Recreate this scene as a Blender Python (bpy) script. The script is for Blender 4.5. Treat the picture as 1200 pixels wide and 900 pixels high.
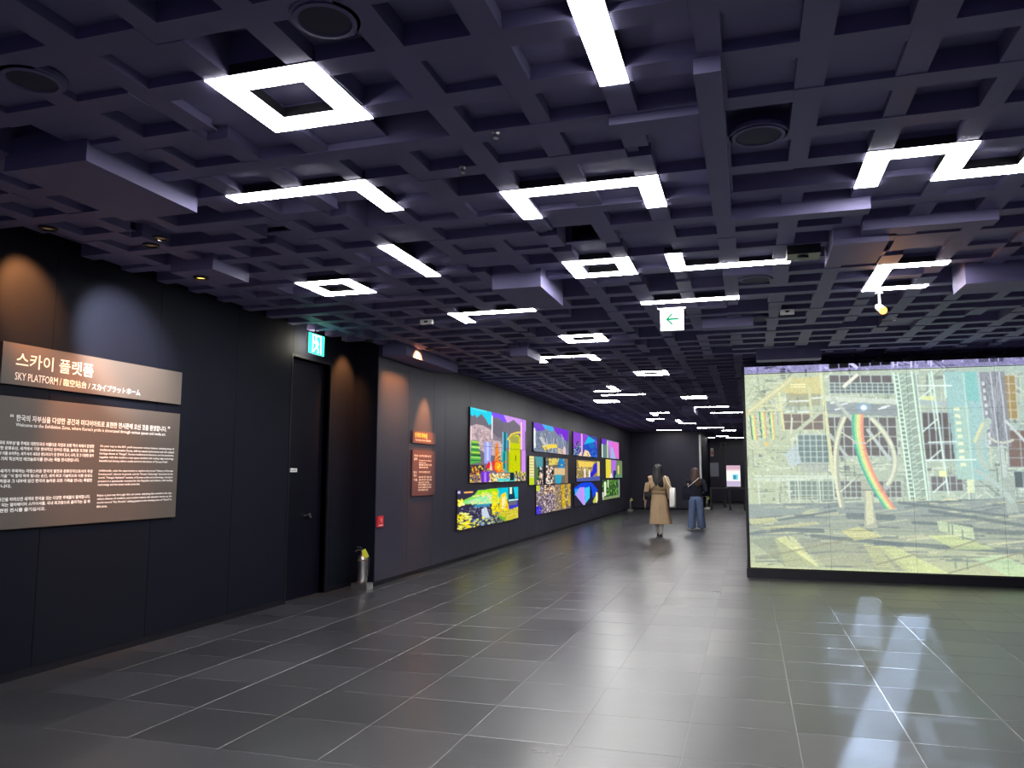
import bpy, bmesh, math, random
import numpy as np
from mathutils import Vector, Matrix

for o in list(bpy.data.objects): bpy.data.objects.remove(o)
scene = bpy.context.scene
C = scene.collection
PI = math.pi

# ------------------------------------------------------------------ camera, world, exposure
CAM_H = 1.477
YAW, PITCH, ROLL = -0.2927, 0.1135, 0.0014
def camera():
    f = Vector((math.sin(YAW)*math.cos(PITCH), math.cos(YAW)*math.cos(PITCH), math.sin(PITCH)))
    r = Vector((math.cos(YAW), -math.sin(YAW), 0)); u = r.cross(f)
    r2 = r*math.cos(ROLL) + u*math.sin(ROLL); u2 = -r*math.sin(ROLL) + u*math.cos(ROLL)
    cd = bpy.data.cameras.new('camera'); cd.sensor_width = 36; cd.lens = 916.18/1200*36
    cd.clip_start = .05; cd.clip_end = 200
    co = bpy.data.objects.new('camera', cd); C.objects.link(co)
    m = Matrix((r2, u2, -f)).transposed().to_4x4(); m.translation = (0, 0, CAM_H)
    co.matrix_world = m; scene.camera = co
camera()
world = bpy.data.worlds.new('world'); scene.world = world; world.use_nodes = True
bg = world.node_tree.nodes['Background']
bg.inputs[0].default_value = (.46, .42, .85, 1); bg.inputs[1].default_value = .22
scene.view_settings.view_transform = 'Standard'; scene.view_settings.look = 'None'
scene.view_settings.gamma = 1; scene.view_settings.use_curve_mapping = False
scene.view_settings.exposure = 0.0
LAMP = 58.0            # radiance of the ceiling lamps

def warm_spot(name, loc, target, energy, angle, blend=.8, col=(1, .42, .12), size=.03):
    l = bpy.data.lights.new(name, 'SPOT'); l.energy = energy; l.color = col
    l.spot_size = math.radians(angle); l.spot_blend = blend; l.shadow_soft_size = size
    o = bpy.data.objects.new(name, l); C.objects.link(o); o.location = loc
    o.rotation_euler = (Vector(target)-Vector(loc)).to_track_quat('-Z', 'Y').to_euler()
    return o

# ------------------------------------------------------------------ helpers
def lin(c):
    c = np.asarray(c, float)
    return np.where(c <= .04045, c/12.92, ((c+.055)/1.055)**2.4)
def L(r, g, b): return tuple(float(v) for v in lin(np.array([r, g, b])/255.0))

class MB:
    def __init__(s): s.v = []; s.f = []
    def box(s, x0, x1, y0, y1, z0, z1, M=None):
        i = len(s.v); P = [(x, y, z) for z in (z0, z1) for y in (y0, y1) for x in (x0, x1)]
        if M is not None: P = [tuple(M @ Vector(p)) for p in P]
        s.v += P
        s.f += [tuple(i+k for k in q) for q in ((0,2,3,1),(4,5,7,6),(0,1,5,4),(2,6,7,3),(0,4,6,2),(1,3,7,5))]
        return s
    def rings(s, R, close=True, cap=True):
        i = len(s.v); n = len(R[0])
        for r in R: s.v += [tuple(p) for p in r]
        for a in range(len(R)-1):
            for k in range(n if close else n-1):
                k2 = (k+1) % n
                s.f.append((i+a*n+k, i+a*n+k2, i+(a+1)*n+k2, i+(a+1)*n+k))
        if cap:
            s.f.append(tuple(i+k for k in range(n))[::-1]); s.f.append(tuple(i+(len(R)-1)*n+k for k in range(n)))
        return s
    def lathe(s, prof, n=20, c=(0, 0, 0), M=None):
        R = []
        for r, z in prof:
            ring = [Vector((r*math.cos(2*PI*k/n), r*math.sin(2*PI*k/n), z)) for k in range(n)]
            if M is not None: ring = [M @ p for p in ring]
            R.append([p+Vector(c) for p in ring])
        return s.rings(R)
    def tube(s, pts, rad, n=8):
        pts = [Vector(p) for p in pts]; R = []
        if not hasattr(rad, '__len__'): rad = [rad]*len(pts)
        for k, p in enumerate(pts):
            t = (pts[min(k+1, len(pts)-1)]-pts[max(k-1, 0)]).normalized()
            a = t.cross(Vector((0, 0, 1)) if abs(t.z) < .9 else Vector((1, 0, 0))).normalized(); b = t.cross(a)
            R.append([p+(a*math.cos(2*PI*j/n)+b*math.sin(2*PI*j/n))*rad[k] for j in range(n)])
        return s.rings(R)
    def poly(s, pts2, d0, d1, fn):
        """extrude a 2-D outline between depths d0 and d1; fn(u, v, d) gives the point"""
        i = len(s.v); n = len(pts2)
        s.v += [tuple(fn(u, v, d0)) for u, v in pts2] + [tuple(fn(u, v, d1)) for u, v in pts2]
        s.f.append(tuple(range(i, i+n))); s.f.append(tuple(range(i+2*n-1, i+n-1, -1)))
        for k in range(n): k2 = (k+1) % n; s.f.append((i+k, i+n+k, i+n+k2, i+k2))
        return s
    def mesh(s, name, smooth=False):
        me = bpy.data.meshes.new(name); me.from_pydata([tuple(p) for p in s.v], [], s.f)
        bm = bmesh.new(); bm.from_mesh(me); bmesh.ops.recalc_face_normals(bm, faces=bm.faces); bm.to_mesh(me); bm.free()
        if smooth:
            me.polygons.foreach_set('use_smooth', [True]*len(me.polygons))
            me.set_sharp_from_angle(angle=math.radians(50))
        return me
    def build(s, name, mat, parent=None, smooth=False, loc=None):
        return place(name, s.mesh(name, smooth), mat, parent, loc)

def place(name, me, mat, parent=None, loc=None):
    o = bpy.data.objects.new(name, me); C.objects.link(o)
    if mat is not None and not me.materials: me.materials.append(mat)
    if parent is not None: o.parent = parent
    if loc is not None: o.location = loc
    return o
def empty(name, loc=(0, 0, 0), rz=0):
    o = bpy.data.objects.new(name, None); C.objects.link(o); o.location = loc; o.rotation_euler = (0, 0, rz)
    o.empty_display_size = .1
    return o
def tag(o, label=None, cat=None, group=None, kind=None):
    if label: o['label'] = label
    if cat: o['category'] = cat
    if group: o['group'] = group
    if kind: o['kind'] = kind
    return o

# ------------------------------------------------------------------ materials
def mat(name, col, rough=.6, metal=0, noise=0, nscale=3, bump=0, bscale=60, spec=.5, rvar=0, emit=None, estr=0):
    m = bpy.data.materials.new(name); m.use_nodes = True; nt = m.node_tree; b = nt.nodes['Principled BSDF']
    b.inputs['Base Color'].default_value = (*col, 1); b.inputs['Roughness'].default_value = rough
    b.inputs['Metallic'].default_value = metal; b.inputs['Specular IOR Level'].default_value = spec
    if noise or bump or rvar:
        tc = nt.nodes.new('ShaderNodeTexCoord')
    if noise:
        n = nt.nodes.new('ShaderNodeTexNoise'); n.inputs['Scale'].default_value = nscale; n.inputs['Detail'].default_value = 5
        nt.links.new(tc.outputs['Object'], n.inputs['Vector'])
        mx = nt.nodes.new('ShaderNodeMix'); mx.data_type = 'RGBA'
        mx.inputs[6].default_value = (*[c*(1-noise) for c in col], 1); mx.inputs[7].default_value = (*[min(1, c*(1+noise)) for c in col], 1)
        nt.links.new(n.outputs['Fac'], mx.inputs[0]); nt.links.new(mx.outputs[2], b.inputs['Base Color'])
    if rvar:
        n = nt.nodes.new('ShaderNodeTexNoise'); n.inputs['Scale'].default_value = nscale*.7; n.inputs['Detail'].default_value = 4
        nt.links.new(tc.outputs['Object'], n.inputs['Vector'])
        mr = nt.nodes.new('ShaderNodeMapRange'); mr.inputs[3].default_value = rough-rvar; mr.inputs[4].default_value = rough+rvar
        nt.links.new(n.outputs['Fac'], mr.inputs[0]); nt.links.new(mr.outputs[0], b.inputs['Roughness'])
    if bump:
        n = nt.nodes.new('ShaderNodeTexNoise'); n.inputs['Scale'].default_value = bscale; n.inputs['Detail'].default_value = 3
        nt.links.new(tc.outputs['Object'], n.inputs['Vector'])
        bp = nt.nodes.new('ShaderNodeBump'); bp.inputs['Strength'].default_value = bump; bp.inputs['Distance'].default_value = .01
        nt.links.new(n.outputs['Fac'], bp.inputs['Height']); nt.links.new(bp.outputs[0], b.inputs['Normal'])
    if emit:
        b.inputs['Emission Color'].default_value = (*emit, 1); b.inputs['Emission Strength'].default_value = estr
    return m
def emis(name, col, s):
    m = bpy.data.materials.new(name); m.use_nodes = True; nt = m.node_tree; nt.nodes.clear()
    e = nt.nodes.new('ShaderNodeEmission'); e.inputs[0].default_value = (*col, 1); e.inputs[1].default_value = s
    o = nt.nodes.new('ShaderNodeOutputMaterial'); nt.links.new(e.outputs[0], o.inputs[0]); return m

def tile_material():
    m = bpy.data.materials.new('dark_porcelain_tile'); m.use_nodes = True; nt = m.node_tree; b = nt.nodes['Principled BSDF']
    N = nt.nodes.new; K = nt.links.new
    geo = N('ShaderNodeNewGeometry')
    cell = N('ShaderNodeVectorMath'); cell.operation = 'MULTIPLY_ADD'
    K(geo.outputs['Position'], cell.inputs[0]); cell.inputs[1].default_value = (1/.6, 1/.6, 0); cell.inputs[2].default_value = (4.584/.6, -4.362/.6+20, 0)
    fl = N('ShaderNodeVectorMath'); fl.operation = 'FLOOR'; K(cell.outputs[0], fl.inputs[0])
    wn = N('ShaderNodeTexWhiteNoise'); wn.noise_dimensions = '3D'; K(fl.outputs[0], wn.inputs['Vector'])
    mp = N('ShaderNodeMapping'); mp.inputs['Scale'].default_value = (1.0, 9.0, 1); K(geo.outputs['Position'], mp.inputs[0])
    nz = N('ShaderNodeTexNoise'); nz.inputs['Scale'].default_value = 2.2; nz.inputs['Detail'].default_value = 6; K(mp.outputs[0], nz.inputs['Vector'])
    cloud = N('ShaderNodeTexNoise'); cloud.inputs['Scale'].default_value = 1.7; cloud.inputs['Detail'].default_value = 3; K(geo.outputs['Position'], cloud.inputs['Vector'])
    ad = N('ShaderNodeMath'); ad.operation = 'ADD'; K(wn.outputs['Value'], ad.inputs[0]); K(nz.outputs['Fac'], ad.inputs[1])
    ad2 = N('ShaderNodeMath'); ad2.operation = 'ADD'; K(ad.outputs[0], ad2.inputs[0]); K(cloud.outputs['Fac'], ad2.inputs[1])
    r = N('ShaderNodeValToRGB'); mr = N('ShaderNodeMapRange'); mr.inputs[1].default_value = .4; mr.inputs[2].default_value = 2.4
    K(ad2.outputs[0], mr.inputs[0]); K(mr.outputs[0], r.inputs[0])
    r.color_ramp.elements[0].color = (.020, .020, .023, 1); r.color_ramp.elements[1].color = (.045, .045, .052, 1)
    K(r.outputs[0], b.inputs['Base Color'])
    mr2 = N('ShaderNodeMapRange'); mr2.inputs[1].default_value = .3; mr2.inputs[2].default_value = 2.2; mr2.inputs[3].default_value = .25; mr2.inputs[4].default_value = .35
    K(ad2.outputs[0], mr2.inputs[0]); K(mr2.outputs[0], b.inputs['Roughness'])
    bp = N('ShaderNodeBump'); bp.inputs['Strength'].default_value = .12; bp.inputs['Distance'].default_value = .004
    K(nz.outputs['Fac'], bp.inputs['Height']); K(bp.outputs[0], b.inputs['Normal'])
    b.inputs['Specular IOR Level'].default_value = 1.0
    return m
def screen_material():
    m = bpy.data.materials.new('lit_display_picture'); m.use_nodes = True; nt = m.node_tree; nt.nodes.clear()
    a = nt.nodes.new('ShaderNodeAttribute'); a.attribute_name = 'picture'
    e = nt.nodes.new('ShaderNodeEmission'); e.inputs[1].default_value = 1.12
    g = nt.nodes.new('ShaderNodeBsdfGlossy'); g.inputs['Roughness'].default_value = .25; g.inputs['Color'].default_value = (.02, .02, .02, 1)
    ad = nt.nodes.new('ShaderNodeAddShader'); o = nt.nodes.new('ShaderNodeOutputMaterial')
    nt.links.new(a.outputs['Color'], e.inputs[0]); nt.links.new(e.outputs[0], ad.inputs[0]); nt.links.new(g.outputs[0], ad.inputs[1])
    nt.links.new(ad.outputs[0], o.inputs[0]); return m

M_TILE = tile_material(); M_SCREEN = screen_material()
M_GROUT = mat('pale_grout', (.16, .16, .16), .5, noise=.15, nscale=8)
M_CEIL = mat('dark_violet_ceiling_paint', (.155, .143, .285), .65, noise=.12, nscale=5)
M_CEILB = mat('dark_ceiling_slab', (.05, .047, .085), .8)
M_WALL = mat('navy_black_wall_panel', (.0048, .0056, .0115), .6, noise=.12, nscale=1.3, rvar=.06, bump=.03, bscale=25, spec=.08)
M_WALL2 = mat('charcoal_purple_wall_panel', (.032, .029, .050), .45, noise=.12, nscale=1.3, rvar=.06, bump=.03, bscale=25, spec=.4)
M_WALLB = mat('black_wall_backing', (.008, .008, .012), .8)
M_BASE = mat('black_baseboard', (.006, .006, .010), .5, noise=.1, spec=.15)
M_DOOR = mat('black_door_paint', (.003, .003, .008), .5, noise=.2, spec=.08)
M_SIGN = mat('brown_grey_sign_panel', (.080, .064, .056), .5, noise=.04, nscale=4)
M_SIGN2 = mat('maroon_sign_panel', (.10, .045, .05), .5, noise=.04, nscale=4)
M_WHITE = mat('white_print', (.85, .84, .82), .6, noise=.02)
M_WHITEP = mat('white_plastic', (.75, .75, .75), .45, noise=.03)
M_GREYP = mat('grey_plastic', (.17, .17, .2), .5, noise=.05)
M_BLACKP = mat('black_plastic', (.012, .012, .016), .4, noise=.05)
M_BLACKM = mat('black_metal', (.015, .015, .02), .4, noise=.05)
M_STEEL = mat('brushed_steel', (.72, .70, .68), .28, 1, noise=.08, nscale=20)
M_CHROME = mat('chrome', (.8, .8, .82), .15, 1, noise=.02)
M_YELLOW = mat('yellow_tag', (.80, .80, .06), .5, noise=.04)
M_RED = mat('red_plastic', (.62, .025, .04), .4, noise=.05)
M_LAMP = emis('lamp_diffuser_light', (1, .985, .97), LAMP)
M_SCREENBODY = mat('screen_cabinet_black', (.010, .010, .016), .45, noise=.08)

# ------------------------------------------------------------------ floor
TX0, TY0, TS = -4.584, 4.362, .6
FX0, FX1, FY0, FY1 = -5.3, 7.0, -3.0, 42.0
floor = MB().box(FX0, FX1, FY0, FY1, -.08, -.0014).build('floor', M_GROUT); tag(floor, 'dark grey square tiled floor with pale grout lines', kind='structure')
def in_room(x, y):
    if x < (-5.08 if y < 9.5 else -4.75) - .55: return False
    return True
def tile_mesh():
    g = .0025; h = TS/2-g; c = .0015
    m = MB(); m.rings([[(sx*a, sy*a, z) for sx, sy in ((-1,-1),(1,-1),(1,1),(-1,1))] for a, z in ((h, -.01), (h, -c), (h-c, 0))], cap=True)
    return m.mesh('tile')
tm = tile_mesh(); tm.materials.append(M_TILE)
cells = []
for i in range(-2, 21):
    for j in range(-13, 63):
        x, y = TX0+(i+.5)*TS, TY0+(j+.5)*TS
        if x-.3 > FX1-.3 or y > FY1-.1 or not in_room(x, y): continue
        seen = (y > 3.6 and -.95*y < x+.4 and x-.4 < .33*y)
        cells.append((0 if seen else 1, math.hypot(x, y), x, y))
cells.sort()
rnd = random.Random(4)
for k, (_, d, x, y) in enumerate(cells[:300]):
    o = place('tile', tm, None, floor, (x, y, rnd.uniform(-.0004, 0)))
    o.rotation_euler = (rnd.gauss(0, .0005), rnd.gauss(0, .0005), 0)
rest = MB()
for (_, d, x, y) in cells[300:]:
    h = TS/2-.0025; z = rnd.uniform(-.0004, 0); tx, ty = rnd.gauss(0, .0005), rnd.gauss(0, .0005)
    i = len(rest.v); rest.v += [(x+sx*h, y+sy*h, z+sx*h*tx+sy*h*ty) for sx, sy in ((-1,-1),(1,-1),(1,1),(-1,1))]
    rest.f.append((i, i+1, i+2, i+3))
tag(rest.build('floor_tiles', M_TILE, floor), kind='stuff')

# ------------------------------------------------------------------ ceiling: coffered grid of bars under a slab
CZ = 3.2; S = (CZ-CAM_H)/(3.0-CAM_H)
PX, PY = .368*S, .3725*S; GX0, GY0 = -1.195*S, 2.485*S
BW = .056*S                                  # half width of a bar
gx = lambda k: GX0+k*PX
gy = lambda m: GY0+m*PY
ceiling = MB().box(FX0, FX1, FY0, FY1, CZ+.24, CZ+.34).build('ceiling', M_CEILB); tag(ceiling, 'dark violet coffered ceiling of square grid bars', kind='structure')
rnd = random.Random(11)
KX0, KX1, MY0, MY1 = -9, 20, -13, 93
bars = []; pans = []
wide = {}
for m in range(MY0, MY1):
    for k in range(KX0, KX1):
        x, y = gx(k), gy(m)
        lim = -5.10 if y < 9.3 else -4.76
        # bar along X from node k to k+1
        if rnd.random() < .9 and x > lim-.25:
            bars.append((max(x-BW, lim), x+PX-BW, y-BW, y+BW))
        if rnd.random() < .86 and x > lim+.05:
            w = BW*rnd.choice((1, 1, 1, .8, 1.25))
            bars.append((max(x-w, lim), x+w, y+BW, y+PY-BW))
        if x > lim-.3:
            dz = rnd.choice((.03, .04, .05, .06, .07, .08, .1, .2)) if y < 7 else rnd.choice((.06, .1, .15, .2, .22))
            pans.append((max(x-PX*.0, lim), x+PX, y, y+PY, dz))
def seen_c(x, y): return y > 2.2 and -.95*y < x+.3 and x-.3 < .33*y
bars.sort(key=lambda b: (0 if seen_c(b[0], b[2]) else 1, math.hypot(b[0], b[2])))
pans.sort(key=lambda b: (0 if seen_c(b[0], b[2]) else 1, math.hypot(b[0], b[2])))
for k, b in enumerate(bars[:300]):
    MB().box(b[0], b[1], b[2], b[3], CZ+rnd.choice((0, 0, .004)), CZ+.22).build('grid_bar', M_CEIL, ceiling)
r_ = MB()
for b in bars[300:]: r_.box(b[0], b[1], b[2], b[3], CZ+rnd.choice((0, 0, .006)), CZ+.2)
tag(r_.build('grid_bars', M_CEIL, ceiling), kind='stuff')
for k, b in enumerate(pans[:300]):
    MB().box(b[0]+.001, b[1]-.001, b[2]+.001, b[3]-.001, CZ+b[4], CZ+b[4]+.012).build('ceiling_panel', M_CEIL, ceiling)
r_ = MB()
for b in pans[300:]:
    r_.box(b[0]+.001, b[1]-.001, b[2]+.001, b[3]-.001, CZ+b[4], CZ+b[4]+.012)
tag(r_.build('ceiling_panels', M_CEIL, ceiling), kind='stuff')
# drop beams below the grid
for b in [(-2.10, -1.66, 6.36, 7.20, 3.07), (-3.85, -3.29, 3.14, 4.01, 3.11), (-4.5, -4.09, 5.2, 5.68, 3.11),
          (-.17, -.06, 3.18, 5.28, 3.13), (-.06, .78, 5.16, 5.28, 3.12), (-.60, -.17, 3.62, 3.78, 3.16), (.80, 1.62, 5.66, 5.80, 3.13),
          (1.78, 3.3, 7.20, 7.62, 3.05), (-4.74, -4.38, 9.6, 11.55, 3.06), (.62, .98, 5.80, 6.40, 3.08),
          (.15, 1.0, 11.35, 11.6, 3.05), (-3.1, -2.85, 10.2, 10.9, 3.08), (-.45, .1, 8.9, 9.1, 3.1), (-.9, .3, 25.4, 25.6, 3.06), (-1.6, -1.3, 20.4, 22.0, 3.05)]:
    MB().box(b[0], b[1], b[2], b[3], b[4], CZ+.1).build('drop_beam', M_CEIL, ceiling)

# ------------------------------------------------------------------ walls
WX, WX2, STEP = -5.076, -4.744, 9.5
DY0, DY1, DZ = 7.95, 8.82, 2.84
TOPZ = CZ+.2
wl = MB()
wl.box(WX-.35, WX-.02, FY0, DY0, 0, TOPZ); wl.box(WX-.35, WX-.02, DY0, DY1, DZ, TOPZ); wl.box(WX-.35, WX-.02, DY1, STEP+.3, 0, TOPZ)
wl.box(WX-.35, WX2-.02, STEP+.02, 33.3, 0, TOPZ)
wall_left = wl.build('wall_left', M_WALLB); tag(wall_left, 'matte navy black panelled exhibition wall', kind='structure')
def wpanel(y0, y1, X, z0=.06, z1=TOPZ-.01, m=None):
    g = .0025
    MB().box(X-.02, X, y0+g, y1-g, z0, z1).build('wall_panel', m or M_WALL, wall_left)
edges = [-3, -1.0, .13, 1.26, 2.39, 3.52, 4.65, 5.78, 6.91, DY0]
for a, b in zip(edges, edges[1:]): wpanel(a, b, WX)
wpanel(DY0, DY1, WX, z0=DZ); wpanel(DY1, STEP, WX)
e = STEP; es = [STEP]
for w in [1.0, .95, .5] + [1.217]*18:
    e += w
    if e < 33: es.append(e)
es.append(33.0)
for a, b in zip(es, es[1:]): wpanel(a, b, WX2, m=M_WALL2)
MB().box(WX-.02, WX2-.0, STEP-.02, STEP, .0, TOPZ-.01).build('wall_panel', M_WALL, wall_left)      # the step that faces the room's near end
bb = MB(); bb.box(WX-.02, WX-.004, FY0, DY0-.002, 0, .06); bb.box(WX-.02, WX-.004, DY1+.002, STEP-.02, 0, .06); bb.box(WX2-.02, WX2-.004, STEP+.002, 33, 0, .06)
tag(bb.build('baseboard_left', M_BASE), 'low black skirting along the exhibition wall', kind='structure')
# door
door = MB().box(WX-.14, WX-.09, DY0+.004, DY1-.004, .008, DZ-.004).build('door_1', M_DOOR); tag(door, 'plain black door recessed in the panelled wall', kind='structure')
kn = MB().lathe([(.012, 0), (.012, .03), (.028, .036), (.032, .05), (.026, .064), (.008, .068)], 16, M=Matrix.Rotation(PI/2, 3, 'Y'))
kn.build('door_knob', M_CHROME, door, True, (WX-.09, 8.49, .96))['label'] = 'round chrome door knob'
MB().box(WX-.145, WX-.088, DY0+.10, DY0+.108, .02, DZ-.02).build('door_edge', M_BLACKP, door)
dfr = MB(); dfr.box(WX-.2, WX+.004, DY0-.03, DY0, 0, DZ+.03); dfr.box(WX-.2, WX+.004, DY1, DY1+.03, 0, DZ+.03); dfr.box(WX-.2, WX+.004, DY0, DY1, DZ, DZ+.03)
tag(dfr.build('trim_1', M_BASE), 'slim black frame around the recessed door', kind='structure')

BACK = 33.0
wb = MB().box(-5.1, -1.9, BACK+.02, BACK+.2, 0, TOPZ).build('wall_back', M_WALLB); tag(wb, 'dark panelled end wall behind the two walkers', kind='structure')
for a in range(3):
    x0 = WX2+a*.95; MB().box(x0+.0025, x0+.95-.0025, BACK, BACK+.02, .06, TOPZ-.01).build('wall_panel', M_WALL2, wb)
tag(MB().box(WX2, -1.9, BACK-.012, BACK, 0, .06).build('baseboard_back', M_BASE), 'low black skirting along the end wall', kind='structure')
FAR = 41.5
wa = MB().box(-2.2, 7.0, FAR+.02, FAR+.2, 0, TOPZ).build('wall_alcove', M_WALLB); tag(wa, 'dark wall at the back of the kiosk alcove', kind='structure')
for a in range(7):
    x0 = -2.1+a*1.217; MB().box(x0+.0025, x0+1.217-.0025, FAR, FAR+.02, .06, TOPZ-.01).build('wall_panel', M_WALL2, wa)
tag(MB().box(-2.05, -1.9, BACK+.2, FAR, 0, TOPZ).build('wall_alcove_side', M_WALL), 'dark side wall of the kiosk alcove', kind='structure')
tag(MB().box(7.0, 7.2, FY0, FAR, 0, TOPZ).build('wall_right', M_WALL), 'dark wall beyond the big video screen', kind='structure')
corner = MB().box(-1.93, -1.85, BACK-.04, BACK+.03, 0, 3.05).build('trim_2', mat('pale_metal_corner', (.8, .8, .85), .4, 0, noise=.03)); tag(corner, 'pale metal corner strip at the end wall edge', kind='structure')

# ------------------------------------------------------------------ ceiling lamps
def lamp(label, paths, group=None):
    xs = [gx(k) for p in paths for k, m in p]; ys = [gy(m) for p in paths for k, m in p]
    cx, cy = sum(xs)/len(xs), sum(ys)/len(ys)
    root = tag(empty('ceiling_lamp', (cx, cy, CZ)), label, 'ceiling lamp', group)
    d = MB(); h = MB(); segs = []
    for p in paths:
        for a, b in zip(p, p[1:]): segs.append((a, b))
    used = set()
    for a, b in segs:
        (x0, y0), (x1, y1) = sorted([(gx(a[0]), gy(a[1])), (gx(b[0]), gy(b[1]))])
        na, nb = sorted([a, b], key=lambda q: (gx(q[0]), gy(q[1])))
        ea = -BW if na in used else BW; eb = -BW if nb in used else BW
        if abs(x1-x0) > abs(y1-y0): X0, X1, Y0, Y1 = x0-ea, x1+eb, y0-BW, y0+BW
        else: X0, X1, Y0, Y1 = x0-BW, x0+BW, y0-ea, y1+eb
        used |= {na, nb}
        i_ = .004
        d.box(X0-cx, X1-cx, Y0-cy, Y1-cy, -.004, -.001)
        h.box(X0-cx-i_, X1-cx+i_, Y0-cy-i_, Y1-cy+i_, -.001, .05)
    d.build('diffuser', M_LAMP, root); h.build('housing', M_BLACKM, root)
    return root
def sq(k, m): return [[(k, m), (k+1, m), (k+1, m+1), (k, m+1), (k, m)]]
far = 'small glowing light lines over the far end'
lamp('large white square-frame lamp overhead, beside the dark round speaker', sq(-2, 0))
lamp('long white L-shaped lamp between the large square lamp and the slanting bar lamp', [[(-4, 3), (-2, 3), (-2, 4)]])
lamp('long straight white bar lamp directly overhead, running down the hall', [[(2, -1), (2, 1)]])
lamp('wide white bracket lamp with two short arms near the hanging drop beam', [[(0, 5), (0, 4), (2, 4), (2, 5)]])
lamp('zigzag white lamp with stepped corners beside the wide dark beam', [[(5, 5), (5, 4), (6, 4), (6, 5), (7, 5), (7, 4), (8, 4)]])
lamp('short straight white bar lamp running towards the exhibition wall screens', [[(-3, 6), (-3, 8)]])
lamp('white square-frame lamp close to the black door and exit sign', sq(-6, 8))
lamp('white square-frame lamp beside the lit drop beam', sq(0, 8))
lamp('white L-shaped lamp with a short arm, above the green arrow sign', [[(2, 8), (2, 9), (4, 9)]])
lamp('white square-bracket lamp above the orange spotlight', [[(7, 10), (6, 10), (6, 12), (7, 12)]])
lamp('straight white bar lamp right in front of the green arrow sign', [[(1, 12), (3, 12)]])
lamp('white L-shaped lamp with a stub arm, over the maroon wall sign side', [[(-2, 12), (-4, 12), (-4, 13)]])
lamp('smaller white square-frame lamp between the stub-arm lamp and the thin bracket lamp', sq(-2, 16))
lamp('thin white bracket lamp with two stub arms, past the smaller square lamp', [[(-4, 21), (-4, 20), (-2, 20), (-2, 21)]])
lamp('little square-frame lamp just past the thin bracket lamp', sq(-1, 25))
lamp('hook-shaped white lamp above the first wall screens', [[(-4, 32), (-3, 32), (-3, 30)]])
lamp('thin straight lamp between the hook-shaped lamp and the squat frame lamp', [[(-4, 34), (-2, 34)]])
lamp('squat bright frame lamp near the video wall screens, past the hook lamp', sq(-5, 37))
lamp('squat bright frame lamp over the middle of the far walkway', sq(0, 36))
for p, l in (([[(0, 43), (2, 43)]], 'thin straight lamp just past the squat frame lamp over the walkway'), ([[(1, 48), (3, 48)]], 'thin straight lamp beside the edge of the big video wall'),
             ([[(-1, 66), (1, 66)]], 'thin straight lamp before the pale metal corner strip'), ([[(1, 71), (2, 71)]], 'short straight lamp above the front of the kiosk alcove'),
             ([[(-5, 69), (-3, 69)]], 'thin straight lamp close against the end wall'), ([[(-1, 86), (-.6, 86)]], 'tiny stub lamp deep inside the alcove above the notice board'),
             ([[(0, 83), (1, 83)]], 'short bright lamp inside the alcove above the camera post'), ([[(1, 87), (3, 87)]], 'thin straight lamp inside the alcove above the kiosk screen')):
    lamp(l, p, far)
lamp('small L-shaped lamp before the lengthwise lamp, closer to the big video wall', [[(-2, 47), (-3, 47), (-3, 49)]], 'small L-shaped far lamps')
lamp('small L-shaped lamp beside the lengthwise lamp, closer to the wall screens', [[(-3, 53), (-4, 53), (-4, 55)]], 'small L-shaped far lamps')
lamp('long thin lamp with a corner, running lengthwise over the two walkers', [[(-2, 55), (-2, 59), (-1, 59)]])
# lamps of the hall behind the viewer
lamp('straight bar lamp over the near end, on the exhibition wall side', [[(-3, -7), (-1, -7)]], 'lamps over the near end')
lamp('straight bar lamp over the near end, away from the exhibition wall', [[(4, -5), (6, -5)]], 'lamps over the near end')

# ------------------------------------------------------------------ ceiling fittings
def speaker(x, y, label, r=.115):
    root = tag(empty('ceiling_speaker', (x, y, CZ)), label, 'speaker', 'round ceiling speakers')
    MB().lathe([(r, 0), (r+.006, -.008), (r-.012, -.010), (r-.016, 0)], 32).build('rim', M_CEIL, root, True)
    MB().lathe([(r-.017, -.003), (r-.03, -.005), (.001, -.006)], 32).build('grille', M_CEILB, root, True)
    MB().lathe([(r+.02, .0), (r+.02, .02)], 32).build('mounting_plate', M_CEIL, root)
speaker(-1.5, 2.49, 'dark round ceiling speaker beside the large square-frame lamp')
speaker(-2.98, 2.53, 'dark round ceiling speaker near the wall with the big sign')
speaker(.10, 4.04, 'dark round ceiling speaker between the dark beam and zigzag lamp', .125)
speaker(.11, 7.16, 'dark round ceiling speaker past the long-armed L lamp', .13)
speaker(.12, 9.07, 'dark round ceiling speaker beyond the green arrow sign', .13)
def detector(x, y, label, r=.055):
    root = tag(empty('smoke_detector', (x, y, CZ)), label, 'smoke detector', 'white smoke detectors')
    MB().lathe([(r, 0), (r, -.012), (r*.9, -.018)], 20).build('base', M_WHITEP, root, True)
    MB().lathe([(r*.72, -.018), (r*.75, -.038), (r*.5, -.05), (.004, -.052)], 20).build('sensor_head', M_WHITEP, root, True)
    MB().box(r*.4, r*.5, -.004, .004, -.05, -.042).build('indicator', M_GREYP, root)
detector(-3.70, 3.93, 'white smoke detector under the beam by the big wall sign')
detector(.88, 6.58, 'white smoke detector beside the square-bracket lamp', .06)
def sprinkler(x, y, label):
    root = tag(empty('sprinkler', (x, y, CZ)), label, 'sprinkler', 'small ceiling sprinklers')
    MB().lathe([(.022, 0), (.022, -.005), (.008, -.008), (.008, -.03)], 12).build('stem', M_CHROME, root, True)
    MB().lathe([(.016, -.03), (.016, -.033), (.002, -.034)], 12).build('deflector', M_CHROME, root)
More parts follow.
